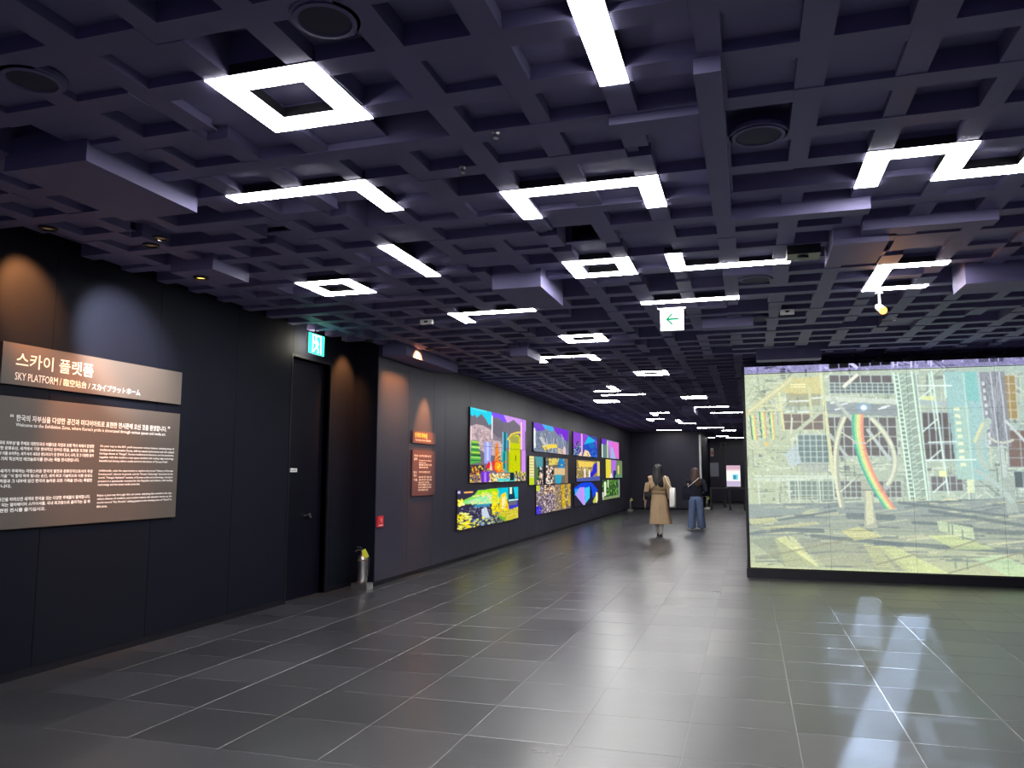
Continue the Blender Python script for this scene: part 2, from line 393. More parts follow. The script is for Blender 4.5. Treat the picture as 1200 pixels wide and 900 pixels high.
for x, y, l in ((-1.18, 3.62, 'tiny chrome sprinkler before the wide bracket lamp'), (-1.5, 4.0, 'tiny chrome sprinkler at the corner of the wide bracket lamp'), (-.55, 6.3, 'tiny chrome sprinkler beside the square lamp next to the lit beam'),
                (-3.52, 3.6, 'tiny chrome sprinkler near the big wall sign'), (1.6, 9.4, 'tiny chrome sprinkler over the big video screen')):
    sprinkler(x, y, l)
def box_fitting(x, y, label):
    root = tag(empty('sensor_box', (x, y, CZ)), label, 'sensor')
    MB().box(-.07, .07, -.03, .03, -.05, 0).build('body', M_WHITEP, root); MB().box(-.02, .02, -.034, -.03, -.035, -.015).build('lens', M_BLACKP, root)
box_fitting(.44, 8.63, 'small white sensor box on the ceiling past the arrow sign')
box_fitting(-3.44, 8.07, 'small white sensor box on the ceiling near the exit sign')

def track_spot(x, y, target, label, energy, angle, body=M_WHITEP, drop=.16, glow=True, group=None):
    root = tag(empty('spotlight', (x, y, CZ)), label, 'spotlight', group)
    MB().lathe([(.035, 0), (.035, -.02), (.01, -.025), (.01, -drop)], 14).build('stem', body, root, True)
    p = Vector((0, 0, -drop)); d = (Vector(target)-Vector((x, y, CZ-drop))).normalized()
    q = d.to_track_quat('Z', 'Y').to_matrix()
    MB().lathe([(.028, -.05), (.034, -.03), (.036, .07), (.033, .072), (.03, .055)], 16, c=p, M=q).build('lamp_head', body, root, True)
    MB().lathe([(.034, .068), (.036, .085), (.026, .105), (.002, .112)], 16, c=p, M=q).build('lens', M_SPOTLENS, root, True)
    warm_spot('spot_light', Vector((x, y, CZ))+p+d*.125, target, energy, angle)
M_SPOTLENS = emis('warm_spot_lens', (1, .42, .08), 4)
track_spot(1.24, 8.0, (1.7, 6.1, 2.0), 'white ceiling spotlight glowing orange under the square-bracket lamp', 26, 120)
def downlight(x, y, target, label, energy, angle, col, glow=False, z=CZ):
    root = tag(empty('downlight', (x, y, z)), label, 'downlight', None)
    MB().lathe([(.062, 0), (.062, -.014), (.045, -.016), (.042, 0)], 24).build('rim', M_BLACKM, root, True)
    MB().lathe([(.041, -.002), (.001, -.003)], 20).build('lens', M_DLENS if glow else M_DLENS2, root)
    warm_spot('down_light', (x, y, z-.03), target, energy, angle, col=col)
M_DLENS2 = emis('shielded_downlight_lens', (1, .62, .3), .12)
M_DLENS = emis('warm_downlight_lens', (1, .62, .12), 3.5)
ORANGE, SOFT, NEUTRAL = (1, .36, .08), (1, .42, .17), (.97, .97, 1)
downlight(-4.36, 5.40, (-5.076, 5.35, 1.9), 'small glowing amber downlight under the drop beam by the big sign', 45, 70, SOFT, True, 3.109)
downlight(-4.70, 4.20, (-5.076, 4.38, 2.78), 'small amber downlight close to the wall above the big sign', 420, 60, ORANGE)
downlight(-4.30, 4.75, (-5.05, 5.05, 1.80), 'small amber downlight aimed at the text panel', 330, 42, (1, .37, .13))
downlight(-4.10, 4.62, (-5.076, 5.3, 2.56), 'small cool downlight washing the wall over the big sign', 760, 46, (1, .95, .9))
downlight(-4.22, 11.2, (-4.744, 11.03, 2.05), 'small amber downlight above the maroon wall sign', 700, 40, ORANGE)
downlight(-4.20, 9.95, (-4.744, 10.0, 2.75), 'small amber downlight by the corner next to the extinguisher', 230, 80, ORANGE)
downlight(-4.70, 9.12, (-5.076, 9.15, 2.6), 'small amber downlight beside the black door', 260, 70, ORANGE)

# ------------------------------------------------------------------ lettering
def text_mesh(name, body, height=None, width=None, weight=0.0, spacing=1.0):
    cu = bpy.data.curves.new(name, 'FONT'); cu.body = body; cu.size = 1; cu.offset = weight; cu.space_character = spacing
    cu.resolution_u = 2
    o = bpy.data.objects.new(name, cu); C.objects.link(o)
    dg = bpy.context.evaluated_depsgraph_get(); ev = o.evaluated_get(dg)
    me = bpy.data.meshes.new_from_object(ev, depsgraph=dg)
    bpy.data.objects.remove(o); bpy.data.curves.remove(cu)
    n = len(me.vertices); co = np.zeros(n*3); me.vertices.foreach_get('co', co); co = co.reshape(-1, 3)
    if n == 0: return me
    mn, mx = co.min(0), co.max(0)
    sx = (width/(mx[0]-mn[0])) if width else None; sy = (height/(mx[1]-mn[1])) if height else None
    sx = sx or sy; sy = sy or sx
    co[:, 0] = (co[:, 0]-mn[0])*sx; co[:, 1] = (co[:, 1]-mn[1])*sy
    me.vertices.foreach_set('co', co.ravel()); me.update()
    me.materials.clear()
    return me
WALLROT = Matrix(((0, 0, 1), (1, 0, 0), (0, 1, 0))).to_euler()      # text x -> +Y, text y -> +Z, faces +X
def wall_text(body, y0, z0, parent, X, width=None, height=None, weight=.0, m=None, name='lettering'):
    me = text_mesh(name, body, height, width, weight)
    o = place(name, me, m or M_WHITE, parent); o.rotation_euler = WALLROT
    o.location = Vector((X, y0, z0))-parent.location
    return o

SX = WX+.028
head = tag(empty('header_sign', (WX, 5.14, 2.107)), 'brown-grey header board lettered SKY PLATFORM on the panelled wall', 'sign')
MB().box(.002, .026, 4.215-5.14, 6.06-5.14, 0, .300).build('panel', M_SIGN, head)
wall_text('스카이 플랫폼', 4.325, 2.238, head, SX, .70, .108, .010)
wall_text('SKY PLATFORM /', 4.325, 2.142, head, SX, .40, .056, .004); wall_text('臨空站台 /', 4.745, 2.142, head, SX, .255, .056, .004); wall_text('スカイ', 5.02, 2.142, head, SX, .145, .05, .004); wall_text('プラット', 5.18, 2.142, head, SX, .195, .05, .004); wall_text('ホーム', 5.39, 2.142, head, SX, .155, .05, .004)
info = tag(empty('info_panel', (WX, 5.1, 1.075)), 'large brown-grey text panel with Korean and English paragraphs', 'sign')
MB().box(.002, .026, 4.10-5.1, 6.06-5.1, 0, .945).build('panel', M_SIGN, info)
wall_text('한국의 자부심을 다양한 공간과 미디어아트로 표현한 전시존에 오신 것을 환영합니다.', 4.36, 1.845, info, SX, 1.53, .048, .018)
wall_text('“', 4.31, 1.872, info, SX, None, .022, .02); wall_text('”', 5.905, 1.872, info, SX, None, .022, .02)
wall_text("Welcome to the Exhibition Zone, where Korea's pride is showcased through various spaces and media art.", 4.36, 1.800, info, SX, 1.52, .034, .010)
def para(lines, y0, y1, ztop, zbot, ends, weight=.03):
    n = len(lines); ph = (ztop-zbot)/n
    for i, t in enumerate(lines):
        w = (y1-y0) if i < n-1 else ends
        wall_text(t, y0, ztop-(i+1)*ph+ph*.14, info, SX, w, ph*.74, weight)
KR = [['“한국의 자부심”을 주제로 대한민국의 아름다운 자연과 오랜 역사 속에서 탄생한', '다양한 문화유산, 세계에서 가장 창의적인 언어인 한글, 놀라운 초고층 건축', '한국의 미를 보여주는, 세계 속의 새로운 랜드마크가 된 한국의 도시, 나라, 및 그 다양한 분야', '미래 가치 혁신적인 테크놀로지를 만나는 특별 전시관입니다.'],
      ['또한 세계가 주목하는 자랑스러운 한국의 발전과 문화강국으로서의 위상', '역사, 기술력이 함께 하며 빛나는 순간, 세계 최고 기술력으로 이룬 완성도', '높은 작품과 그 내부에 담긴 한국의 놀라운 모든 기록을 만나는 특별한', '곳입니다.'],
      ['전시 공간을 따라오면 세계와 한국을 잇는 다양한 주제들이 펼쳐집니다.', '만나게 되는 엘리베이터 스카이셔틀, 국내 최고층으로 올라가는 길 위', '에 마련된 전시를 즐기십시오.']]
para(KR[0], 4.20, 5.08, 1.705, 1.555, .74); para(KR[1], 4.20, 5.08, 1.505, 1.362, .16); para(KR[2], 4.20, 5.07, 1.305, 1.19, .46)
EN = [["On your way to the SKY, you'll encounter various themes, including those of", 'traditional and innovative Korea, with its natural environment and rich cultural', 'heritage shown in "Hangul", Korean traditional architecture and the landmarks,', 'together with the world in a new space enriched with cutting edge technology', 'beautiful and strong culture, media and art in the theme of "Korean Pride".'],
      ['Additionally, seize the opportunity to explore the proud "History of Korean', 'Development", discover its growth, and the "Korean Technology" showcased by the', 'world. "Hangul Alphabet" consists of Korean pride and technology, tracing to', 'present in a spectacular moment for the Republic and visitors, with leading', 'technology and the latest media artworks.'],
      ['Enjoy a journey through this art zone, enjoying the world in the sky,', 'where themes of tradition and modern nature, the elevator moves up the', 'world record "Sky Shuttle", taking guests to the viewing zone of "Seoul" in', 'this zone.']]
para(EN[0], 5.14, 6.0, 1.705, 1.555, .79, .024); para(EN[1], 5.14, 6.0, 1.505, 1.362, .46, .024); para(EN[2], 5.14, 6.0, 1.305, 1.19, .11, .024)

mh = tag(empty('header_sign', (WX2, 11.05, 1.92)), 'small maroon header board above the maroon text panel', 'sign')
MB().box(.002, .024, -.44, .44, 0, .18).build('panel', M_SIGN2, mh)
wall_text('한국의 자부심', 10.68, 2.0, mh, WX2+.026, .46, .075, .02, mat('yellow_print', (.85, .62, .12), .6, noise=.02))
wall_text('THE PRIDE OF KOREA / 韓国の誇り', 10.69, 1.952, mh, WX2+.026, .60, .03, .004)
mi = tag(empty('info_panel', (WX2, 11.05, 1.14)), 'small maroon text panel under the maroon header board', 'sign')
MB().box(.002, .024, -.44, .44, 0, .675).build('panel', M_SIGN2, mi)
def rows(y0, z0, n, w, h, last=1.0, txt='한국의 역사와 문화를 만나는 공간'):
    for i in range(n): wall_text(txt, y0, z0-i*h*1.35, mi, WX2+.026, w*(last if i == n-1 else 1), h, .012)
rows(10.66, 1.715, 1, .15, .035, txt='역사와'); rows(10.66, 1.665, 1, .12, .035, txt='문화')
rows(10.85, 1.715, 1, .46, .034); rows(10.85, 1.65, 2, .48, .026, .55, 'Meet the pride of Korea in a timeless story'); rows(10.85, 1.585, 2, .48, .028, .7, '韓国の歴史と文化を紹介する空間')
rows(10.65, 1.47, 1, .12, .035, txt='빛나'); rows(10.65, 1.425, 1, .12, .035, txt='는'); rows(10.65, 1.36, 1, .14, .035, txt='기술')
rows(10.85, 1.475, 1, .43, .03); rows(10.84, 1.40, 3, .50, .03, .8, '세계 속의 한국 기술과 예술'); rows(10.83, 1.285, 3, .50, .028, .75, '世界の中の韓国の技術と芸術')

st = tag(empty('door_label', (WX-.09, 8.13, 1.485)), 'small white staff-only label on the black door', 'sign')
MB().box(0, .003, -.12, .12, 0, .045).build('plate', M_WHITEP, st)
wall_text('STAFF ONLY', 8.03, 1.495, st, WX-.086, .2, .025, .01, M_BLACKP)
rb = tag(empty('call_button', (WX2, 9.615, .76)), 'small red square call point at the wall corner', 'call point')
MB().box(.001, .022, -.085, .085, 0, .145).build('plate', M_RED, rb)
MB().lathe([(.032, 0), (.032, .006), (.028, .008), (.002, .009)], 18, c=(.022, 0, .085), M=Matrix.Rotation(PI/2, 3, 'Y')).build('button', mat('pale_red_button', (.75, .15, .15), .4, noise=.02), rb, True)
MB().box(.022, .0235, -.06, .06, .02, .03).build('text_strip', M_WHITE, rb)

# ------------------------------------------------------------------ lit emergency signs
G_GREEN = L(0, 190, 120)
M_SIGNW = emis('lit_sign_white', (.86, 1, .93), 5); M_SIGNG = emis('lit_sign_green', (.03, .75, .42), 4.0)
ex = tag(empty('exit_sign', (-4.93, 8.21, 2.885)), 'glowing green and white running man exit sign over the black door', 'exit sign')
MB().box(-.03, .0, -.18, .18, 0, .25).build('casing', M_WHITEP, ex)
M_EXB = emis('lit_sign_backlight', (1, .95, .75), 22.0)
MB().box(-.036, -.031, -.17, .17, .01, .24).build('backlight', M_EXB, ex)
MB().box(.0, .004, -.175, .175, .005, .245).build('lit_face', M_SIGNG, ex)
mfn = lambda u, v, d: (d, u, v)
man = MB()
man.poly([(-.095, .015), (-.095, .235), (.10, .235), (.10, .015), (.088, .015), (.088, .223), (-.083, .223), (-.083, .015)], .0042, .006, mfn)
man.poly([(-.02+.02*math.cos(a*PI/6), .195+.02*math.sin(a*PI/6)) for a in range(12)], .0042, .006, mfn)
for p in ([(-.03, .17), (.012, .17), (.02, .10), (-.015, .095)], [(-.03, .17), (-.07, .135), (-.06, .125), (-.022, .15)], [(.01, .168), (.05, .13), (.042, .12), (.008, .145)],
          [(-.015, .10), (.005, .10), (-.03, .06), (-.065, .03), (-.075, .042), (-.042, .068)], [(.0, .10), (.02, .10), (.045, .06), (.038, .02), (.022, .02), (.026, .058)]):
    man.poly(p, .0042, .006, mfn)
man.build('running_man', M_SIGNW, ex)
MB().box(-.02, -.01, -.01, .01, .25, CZ-2.885).build('hanger', M_CHROME, ex)
ar = tag(empty('arrow_sign', (-.705, 8.0, 2.925)), 'hanging white lit sign with a green left arrow', 'exit sign')
MB().box(-.117, .117, .003, .035, 0, .225).build('casing', M_WHITEP, ar)
MB().box(-.115, .115, -.001, .003, .002, .223).build('lit_face', emis('lit_arrow_white', (.97, 1, .98), 3.2), ar)
afn = lambda u, v, d: (u, d, v)
aw = MB()
aw.poly([(-.062, .118), (-.004, .178), (.012, .168), (-.03, .128), (.068, .128), (.068, .108), (-.03, .108), (.012, .068), (-.004, .058)], -.0035, -.0015, afn)
aw.build('arrow', emis('lit_arrow_green', (.0, .52, .24), .9), ar)
MB().box(-.14, .14, .0, .038, .225, .237).build('top_rail', M_WHITEP, ar)
hg = MB(); hg.box(-.08, -.072, .015, .022, .237, CZ-2.925); hg.box(.072, .08, .015, .022, .237, CZ-2.925); hg.build('hanger', M_BLACKM, ar)

# ------------------------------------------------------------------ painter for the display pictures
class Canvas:
    def __init__(s, x0, x1, y0, y1, n, bgc):
        s.x0, s.x1, s.y0, s.y1 = x0, x1, y0, y1; s.n = n
        w, h = int(round((x1-x0)*n))+1, int(round((y1-y0)*n))+1
        s.X, s.Y = np.meshgrid(np.linspace(x0, x1, w), np.linspace(y0, y1, h)); s.w, s.h = w, h
        s.I = np.empty((h, w, 3)); s.I[:] = np.array(bgc)/255.
    def _mix(s, a, col):
        s.I += (np.array(col, float)/255.-s.I)*np.clip(a, 0, 1)[..., None]
    def _win(s, xs, ys, pad):
        i0 = max(0, int((min(xs)-pad-s.x0)*s.n)); i1 = min(s.w, int((max(xs)+pad-s.x0)*s.n)+2)
        j0 = max(0, int((min(ys)-pad-s.y0)*s.n)); j1 = min(s.h, int((max(ys)+pad-s.y0)*s.n)+2)
        return slice(j0, max(j0, j1)), slice(i0, max(i0, i1))
    def poly(s, pts, col, a=1):
        w = s._win([p[0] for p in pts], [p[1] for p in pts], 0); X, Y = s.X[w], s.Y[w]
        if X.size == 0: return s
        ins = np.zeros(X.shape, bool); n = len(pts)
        for k in range(n):
            (xa, ya), (xb, yb) = pts[k], pts[(k+1) % n]
            if ya == yb: continue
            ins ^= ((ya > Y) != (yb > Y)) & (X < (xb-xa)*(Y-ya)/(yb-ya)+xa)
        s.I[w] += (np.array(col, float)/255.-s.I[w])*(ins*a)[..., None]; return s
    def rect(s, x0, y0, x1, y1, col, a=1): return s.poly([(x0, y0), (x1, y0), (x1, y1), (x0, y1)], col, a)
    def line(s, p, q, wd, col, a=1):
        w = s._win([p[0], q[0]], [p[1], q[1]], wd+1/s.n); X, Y = s.X[w], s.Y[w]
        if X.size == 0: return s
        dx, dy = q[0]-p[0], q[1]-p[1]; l2 = dx*dx+dy*dy+1e-12
        t = np.clip(((X-p[0])*dx+(Y-p[1])*dy)/l2, 0, 1)
        d = np.hypot(X-p[0]-t*dx, Y-p[1]-t*dy)
        al = np.clip((wd/2-d)*s.n+.5, 0, 1)*a
        s.I[w] += (np.array(col, float)/255.-s.I[w])*al[..., None]; return s
    def path(s, pts, wd, col, a=1):
        for p, q in zip(pts, pts[1:]): s.line(p, q, wd, col, a)
        return s
    def disc(s, c, rx, ry, col, a=1, soft=0):
        w = s._win([c[0]-rx, c[0]+rx], [c[1]-ry, c[1]+ry], 0); X, Y = s.X[w], s.Y[w]
        if X.size == 0: return s
        r = np.hypot((X-c[0])/rx, (Y-c[1])/ry)
        al = (np.clip((1-r)/max(soft, 1e-3), 0, 1) if soft else (r < 1).astype(float))*a
        s.I[w] += (np.array(col, float)/255.-s.I[w])*al[..., None]; return s
    def vgrad(s, x0, y0, x1, y1, c0, c1, a=1, horiz=False):
        w = s._win([x0, x1], [y0, y1], 0); X, Y = s.X[w], s.Y[w]
        m = (X >= x0) & (X <= x1) & (Y >= y0) & (Y <= y1)
        t = ((X-x0)/(x1-x0) if horiz else (Y-y0)/(y1-y0))[..., None]
        col = (np.array(c0)*(1-t)+np.array(c1)*t)/255.
        s.I[w] += (col-s.I[w])*(m*a)[..., None]; return s
    def noise(s, amp, seed=0, cell=1):
        r = np.random.RandomState(seed); g = r.randn(s.h//cell+2, s.w//cell+2)
        g = np.repeat(np.repeat(g, cell, 0), cell, 1)[:s.h, :s.w]; s.I *= (1+amp*g)[..., None]; s.I = np.clip(s.I, 0, 1); return s
    def speckle(s, x0, y0, x1, y1, n, cols, r0, r1, seed=0, a=.9, asp=1.0):
        r = random.Random(seed)
        for _ in range(n): s.disc((r.uniform(x0, x1), r.uniform(y0, y1)), r.uniform(r0, r1), r.uniform(r0, r1)*asp, r.choice(cols), a)
        return s
    def sample(s, x0, x1, y0, y1, nx, ny):
        xs = np.clip((np.linspace(x0, x1, nx)-s.x0)*s.n, 0, s.w-1); ys = np.clip((np.linspace(y0, y1, ny)-s.y0)*s.n, 0, s.h-1)
        xi = np.floor(xs).astype(int); yi = np.floor(ys).astype(int); xj = np.minimum(xi+1, s.w-1); yj = np.minimum(yi+1, s.h-1)
        fx = (xs-xi)[None, :, None]; fy = (ys-yi)[:, None, None]; I = s.I
        return (I[yi][:, xi]*(1-fx)+I[yi][:, xj]*fx)*(1-fy)+(I[yj][:, xi]*(1-fx)+I[yj][:, xj]*fx)*fy

def display_mesh(name, pos, rgb):
    """pos: (ny, nx, 3) points of a flat lit display, rgb its picture"""
    ny, nx = pos.shape[:2]; me = bpy.data.meshes.new(name)
    idx = np.arange(ny*nx).reshape(ny, nx)
    q = np.stack([idx[:-1, :-1], idx[1:, :-1], idx[1:, 1:], idx[:-1, 1:]], -1).reshape(-1, 4)
    me.vertices.add(ny*nx); me.vertices.foreach_set('co', pos.astype(np.float32).ravel())
    me.loops.add(q.size); me.loops.foreach_set('vertex_index', q.astype(np.int32).ravel())
    me.polygons.add(len(q)); me.polygons.foreach_set('loop_start', np.arange(0, q.size, 4, dtype=np.int32)); me.polygons.foreach_set('loop_total', np.full(len(q), 4, np.int32))
    me.update(calc_edges=True)
    at = me.color_attributes.new('picture', 'FLOAT_COLOR', 'POINT')
    c = np.ones((ny*nx, 4), np.float32); c[:, :3] = lin(np.clip(rgb, 0, 1)).reshape(-1, 3); at.data.foreach_set('color', c.ravel())
    me.materials.append(M_SCREEN); return me

# ------------------------------------------------------------------ big video wall
VY = 11.946; VX0, VX1 = -.02, 5.40; VZ0, VZ1, VZT = .137, 2.925, 3.035
def paint_hall():
    cv = Canvas(0, 510, -10, 234, 1.35, (176, 188, 172))
    def P(x, y):
        x_ = x-877.; yt = 432-.037*x_; yb = 665+.034*x_
        return (x_, (y-yt)/(yb-yt)*233.)
    ln = lambda a, b, w, c, al=1: cv.line(P(*a), P(*b), w, c, al)
    pg = lambda pts, c, al=1: cv.poly([P(*p) for p in pts], c, al)
    rc = lambda x0, y0, x1, y1, c, al=1: pg([(x0, y0), (x1, y0), (x1, y1), (x0, y1)], c, al)
    cv.vgrad(0, -10, 510, 234, (186, 196, 168), (160, 184, 186), 1, True)
    R = random.Random(3)
    # tangle of thin truss lines
    for _ in range(1300):
        x, y = R.uniform(877, 1380), R.uniform(425, 598); l = R.uniform(5, 34); k = R.choice((0, 0, 1, 1, 2, 3))
        dx, dy = ((l, R.uniform(-1, 1)), (R.uniform(-1, 1), l), (l*.7, l*.6), (l*.7, -l*.6))[k]
        c = R.choice(((214, 224, 202), (205, 215, 190), (140, 150, 142), (122, 132, 130), (190, 204, 190), (225, 232, 215)))
        ln((x, y), (x+dx, y+dy), R.uniform(.6, 1.6), c, .7)
    for _ in range(260):
        x, y = R.uniform(877, 1380), R.uniform(425, 598); rc(x, y, x+R.uniform(1.5, 7), y+R.uniform(1.5, 6), R.choice(((206, 220, 206), (126, 134, 134), (112, 116, 120), (224, 232, 214), (150, 164, 160))), .6)
    # upper-left truss and soffit
    pg([(924, 452), (932, 436), (974, 434), (974, 456), (936, 458)], (206, 198, 140), .8)
    for y in (444, 447): ln((936, y), (954, y), 1.2, (245, 240, 190))
    rc(930, 455, 972, 470, (150, 148, 120), .55)
    for i in range(7): ln((880, 440+i*7), (930-i*5, 434+i*6), 1.0, (210, 220, 190), .6)
    for i in range(26): ln((R.uniform(878, 925), R.uniform(436, 475)), (R.uniform(885, 925), R.uniform(436, 475)), .8, R.choice(((215, 225, 200), (130, 140, 120))), .6)
    for x0, y0, x1 in ((934, 465, 958), (944, 478, 962), (928, 478, 938), (950, 483, 964), (945, 488, 950), (962, 461, 975)): ln((x0, y0), (x1, y0-1), 1.6, (236, 246, 246), .9)
    # dark glazed bays behind
    def bay(x0, y0, x1, y1, nx, ny, dark=(104, 100, 104), fr=(190, 205, 200), w=1.4, al=.9):
        rc(x0, y0, x1, y1, dark, al)
        for i in range(nx+1): ln((x0+(x1-x0)*i/nx, y0), (x0+(x1-x0)*i/nx, y1), w, fr, .9)
        for j in range(ny+1): ln((x0, y0+(y1-y0)*j/ny), (x1, y0+(y1-y0)*j/ny), w*.8, fr, .85)
    bay(984, 432, 1060, 442, 6, 1); bay(984, 442, 1062, 455, 12, 3, (110, 120, 122), (196, 214, 208), 1.1)
    bay(978, 484, 1062, 532, 8, 4, (108, 104, 106)); bay(922, 480, 975, 500, 4, 2, (122, 112, 108), (200, 205, 175))
    bay(942, 506, 980, 540, 5, 5, (118, 134, 136), (196, 216, 206), 1.2); bay(930, 562, 984, 585, 8, 4, (130, 144, 138), (196, 210, 196), 1.2)
    bay(984, 562, 1064, 582, 12, 3, (118, 120, 120), (190, 204, 196), 1.2); bay(1092, 478, 1130, 536, 5, 3, (98, 94, 94), (176, 190, 196), 1.6)
    bay(1098, 556, 1134, 574, 5, 2, (112, 112, 112), (180, 192, 196), 1.2); bay(1184, 432, 1199, 486, 2, 5, (160, 140, 96), (200, 195, 180), 1.2)
    bay(1186, 500, 1240, 545, 4, 4, (122, 104, 98), (170, 180, 188), 1.2); bay(1190, 550, 1240, 570, 5, 1, (90, 100, 104), (170, 186, 190), 1.2)
    bay(1215, 440, 1330, 560, 8, 7, (112, 112, 110), (186, 200, 196), 1.8)
    # catwalk
    pg([(978, 458), (1064, 462), (1064, 468), (978, 464)], (206, 216, 204), .9); pg([(978, 465), (1064, 469), (1064, 483), (978, 480)], (140, 150, 158), .75)
    pg([(1090, 462), (1160, 468), (1160, 473), (1090, 468)], (170, 186, 190), .9)
    for x0, y0 in ((990, 475), (1042, 474), (1046, 472), (996, 469), (985, 467)): ln((x0, y0), (x0+9, y0-2), 1.8, (240, 246, 250), .9)
    # cyan tower, side columns
    pg([(1120, 428), (1160, 427), (1164, 560), (1128, 560)], (158, 198, 198), .85); pg([(1141, 428), (1156, 427), (1158, 464), (1143, 464)], (136, 194, 190), .9)
    rc(1128, 470, 1146, 560, (176, 204, 190), .7); ln((1142, 430), (1146, 575), 1.4, (196, 220, 208))
    for i in range(9): rc(1129+.4*i, 472+8.5*i, 1135+.4*i, 476+8.5*i, (236, 244, 206), .8)
    pg([(1158, 428), (1188, 427), (1190, 520), (1166, 520)], (138, 142, 152), .85)
    for i in range(70): ln((R.uniform(1160, 1186), R.uniform(430, 518)), (R.uniform(1160, 1186), R.uniform(430, 518)), .7, R.choice(((190, 196, 206), (110, 116, 124))), .4)
    for x in (1159, 1172, 1182): ln((x, 428), (x+4, 520), 1.3, (196, 202, 210))
    for i in range(9): rc(1162+.4*i, 440+9*i, 1165+.4*i, 445+9*i, (216, 226, 230), .8)
    # tall lattice columns
    pg([(1061, 430), (1088, 430), (1096, 584), (1072, 584)], (150, 168, 158), .75)
    for (a, b, w) in (((1062, 430), (1073, 585), 2.0), ((1067, 430), (1079, 585), 1.5), ((1083, 428), (1093, 584), 2.0)): ln(a, b, w, (216, 244, 224))
    for i in range(29):
        y = 432+5.3*i; s_ = (y-430)/155.
        ln((1062+11*s_, y), (1067+12*s_, y), 1.3, (212, 240, 222)); ln((1069+12*s_, y+2), (1074+12*s_, y), 1.1, (206, 236, 220), .8)
        if i % 2 == 0: ln((1074+12*s_, y+3), (1083+10*s_, y), 1.1, (214, 240, 220), .9)
        rc(1063+11*s_, y+1.2, 1066.5+12*s_, y+4, (128, 146, 138), .7)
    for (a, b, w) in (((1088, 430), (1096, 585), 1.2), ((1103, 430), (1107, 500), 1.5), ((1106, 428), (1117, 580), 2.2), ((1120, 432), (1121, 460), 1.6)): ln(a, b, w, (210, 236, 226))
    for (a, b) in (((1090, 462), (1106, 448)), ((1092, 502), (1110, 486)), ((1096, 538), (1112, 524)), ((1100, 576), (1116, 561)), ((1090, 445), (1128, 445)), ((1094, 537), (1150, 536)), ((1098, 515), (1130, 514))): ln(a, b, 1.5, (224, 244, 236), .95)
    rc(1092, 458, 1108, 463, (226, 236, 170), .8); rc(1108, 550, 1116, 557, (236, 246, 180), .9); rc(1138, 560, 1146, 576, (226, 236, 196), .8)
    # big tubes of the left truss
    ln((878, 481), (938, 437), 7.5, (198, 200, 158)); ln((880, 479), (936, 438), 2.5, (214, 214, 178))
    ln((974, 432), (984, 556), 4.2, (212, 216, 176)); ln((959, 448), (960, 484), 3.2, (200, 206, 166)); ln((921, 455), (925, 500), 3.4, (214, 216, 172)); ln((936, 486), (933, 512), 2.4, (206, 216, 196))
    ln((988, 461), (1012, 490), 4.5, (186, 196, 186)); ln((976, 474), (936, 506), 4.5, (188, 198, 176)); ln((936, 506), (886, 550), 4.0, (186, 198, 168)); ln((1002, 446), (1018, 432), 4.2, (226, 226, 212))
    ln((1028, 500), (1052, 536), 4.0, (188, 200, 196)); ln((982, 506), (1004, 536), 4.0, (182, 194, 188))
    for i in range(5): ln((878, 499+i*5), (892+i*5, 516+i*6), 1.6, (206, 214, 184), .8)
    for y in (471, 477): ln((896, y), (921, y-1), 1.6, (214, 216, 170))
    for (y0, y1) in ((556, 557), (560, 559)): ln((886, y0), (988, y1), 1.8, (206, 220, 204))
    for x in (890, 928, 940, 966, 983): ln((x, 558), (x+1.5, 600), 1.8, (206, 220, 204), .9)
    rc(943, 540, 978, 552, (170, 180, 172), .7); pg([(925, 530), (940, 516), (946, 540), (932, 546)], (186, 202, 206), .8)
    for i in range(40): cv.disc(P(R.uniform(880, 935), R.uniform(520, 598)), R.uniform(.8, 2), R.uniform(.6, 1.6), R.choice(((210, 220, 206), (150, 164, 154))), .7)
    # prismatic bands on the far glazing
    for x0, y0, y1, w in ((884, 482, 512, 7.5), (896, 478, 510, 8), (908.5, 479, 512, 6)):
        for i, c in enumerate(((92, 112, 104), (172, 226, 166), (222, 232, 150), (230, 204, 140), (206, 170, 140))): pg([(x0+w*i/5-2, y0), (x0+w*(i+1)/5-2, y0), (x0+w*(i+1)/5, y1), (x0+w*i/5, y1)], c, .95)
    for i in range(3): ln((884+i*3, 485+i*9), (916, 500+i*7), 1.1, (196, 202, 168))
    cv.disc(P(903, 517), 3.5, 4, (226, 196, 120), .9, .6)
    # sun glint under the catwalk
    cv.disc(P(1024, 472), 11, 7, (150, 190, 226), .9, .9); cv.disc(P(1024.5, 472.5), 4.6, 4, (255, 255, 255), 1, .5)
    # deck
    cv.vgrad(0, 166, 510, 234, (150, 160, 156), (190, 198, 160), 1)
    pg([(877, 590), (1064, 587), (1400, 572), (1400, 600), (877, 604)], (150, 162, 158), .95)
    for i in range(330):
        x, y = R.uniform(877, 1390), R.uniform(583, 668); l = R.uniform(8, 55)
        ln((x, y), (x+l, y+l*R.uniform(-.16, .06)), R.uniform(.8, 2.4), R.choice(((118, 128, 132), (134, 146, 146), (204, 206, 170), (184, 192, 166), (214, 216, 180), (112, 124, 126))), .6)
    for x0, y0, x1, y1, w in ((877, 615, 985, 598, 2.5), (905, 620, 968, 622, 5), (877, 626, 920, 622, 2), (955, 628, 1060, 638, 4.5), (1030, 636, 1200, 647, 5), (1095, 598, 1200, 616, 4), (1060, 588, 1180, 604, 3), (1075, 612, 1140, 616, 3.5), (1000, 604, 1052, 606, 7), (1140, 620, 1260, 628, 4), (1200, 647, 1360, 652, 5), (1210, 606, 1370, 622, 4)):
        ln((x0, y0), (x1, y1), w, (116, 128, 130), .8)
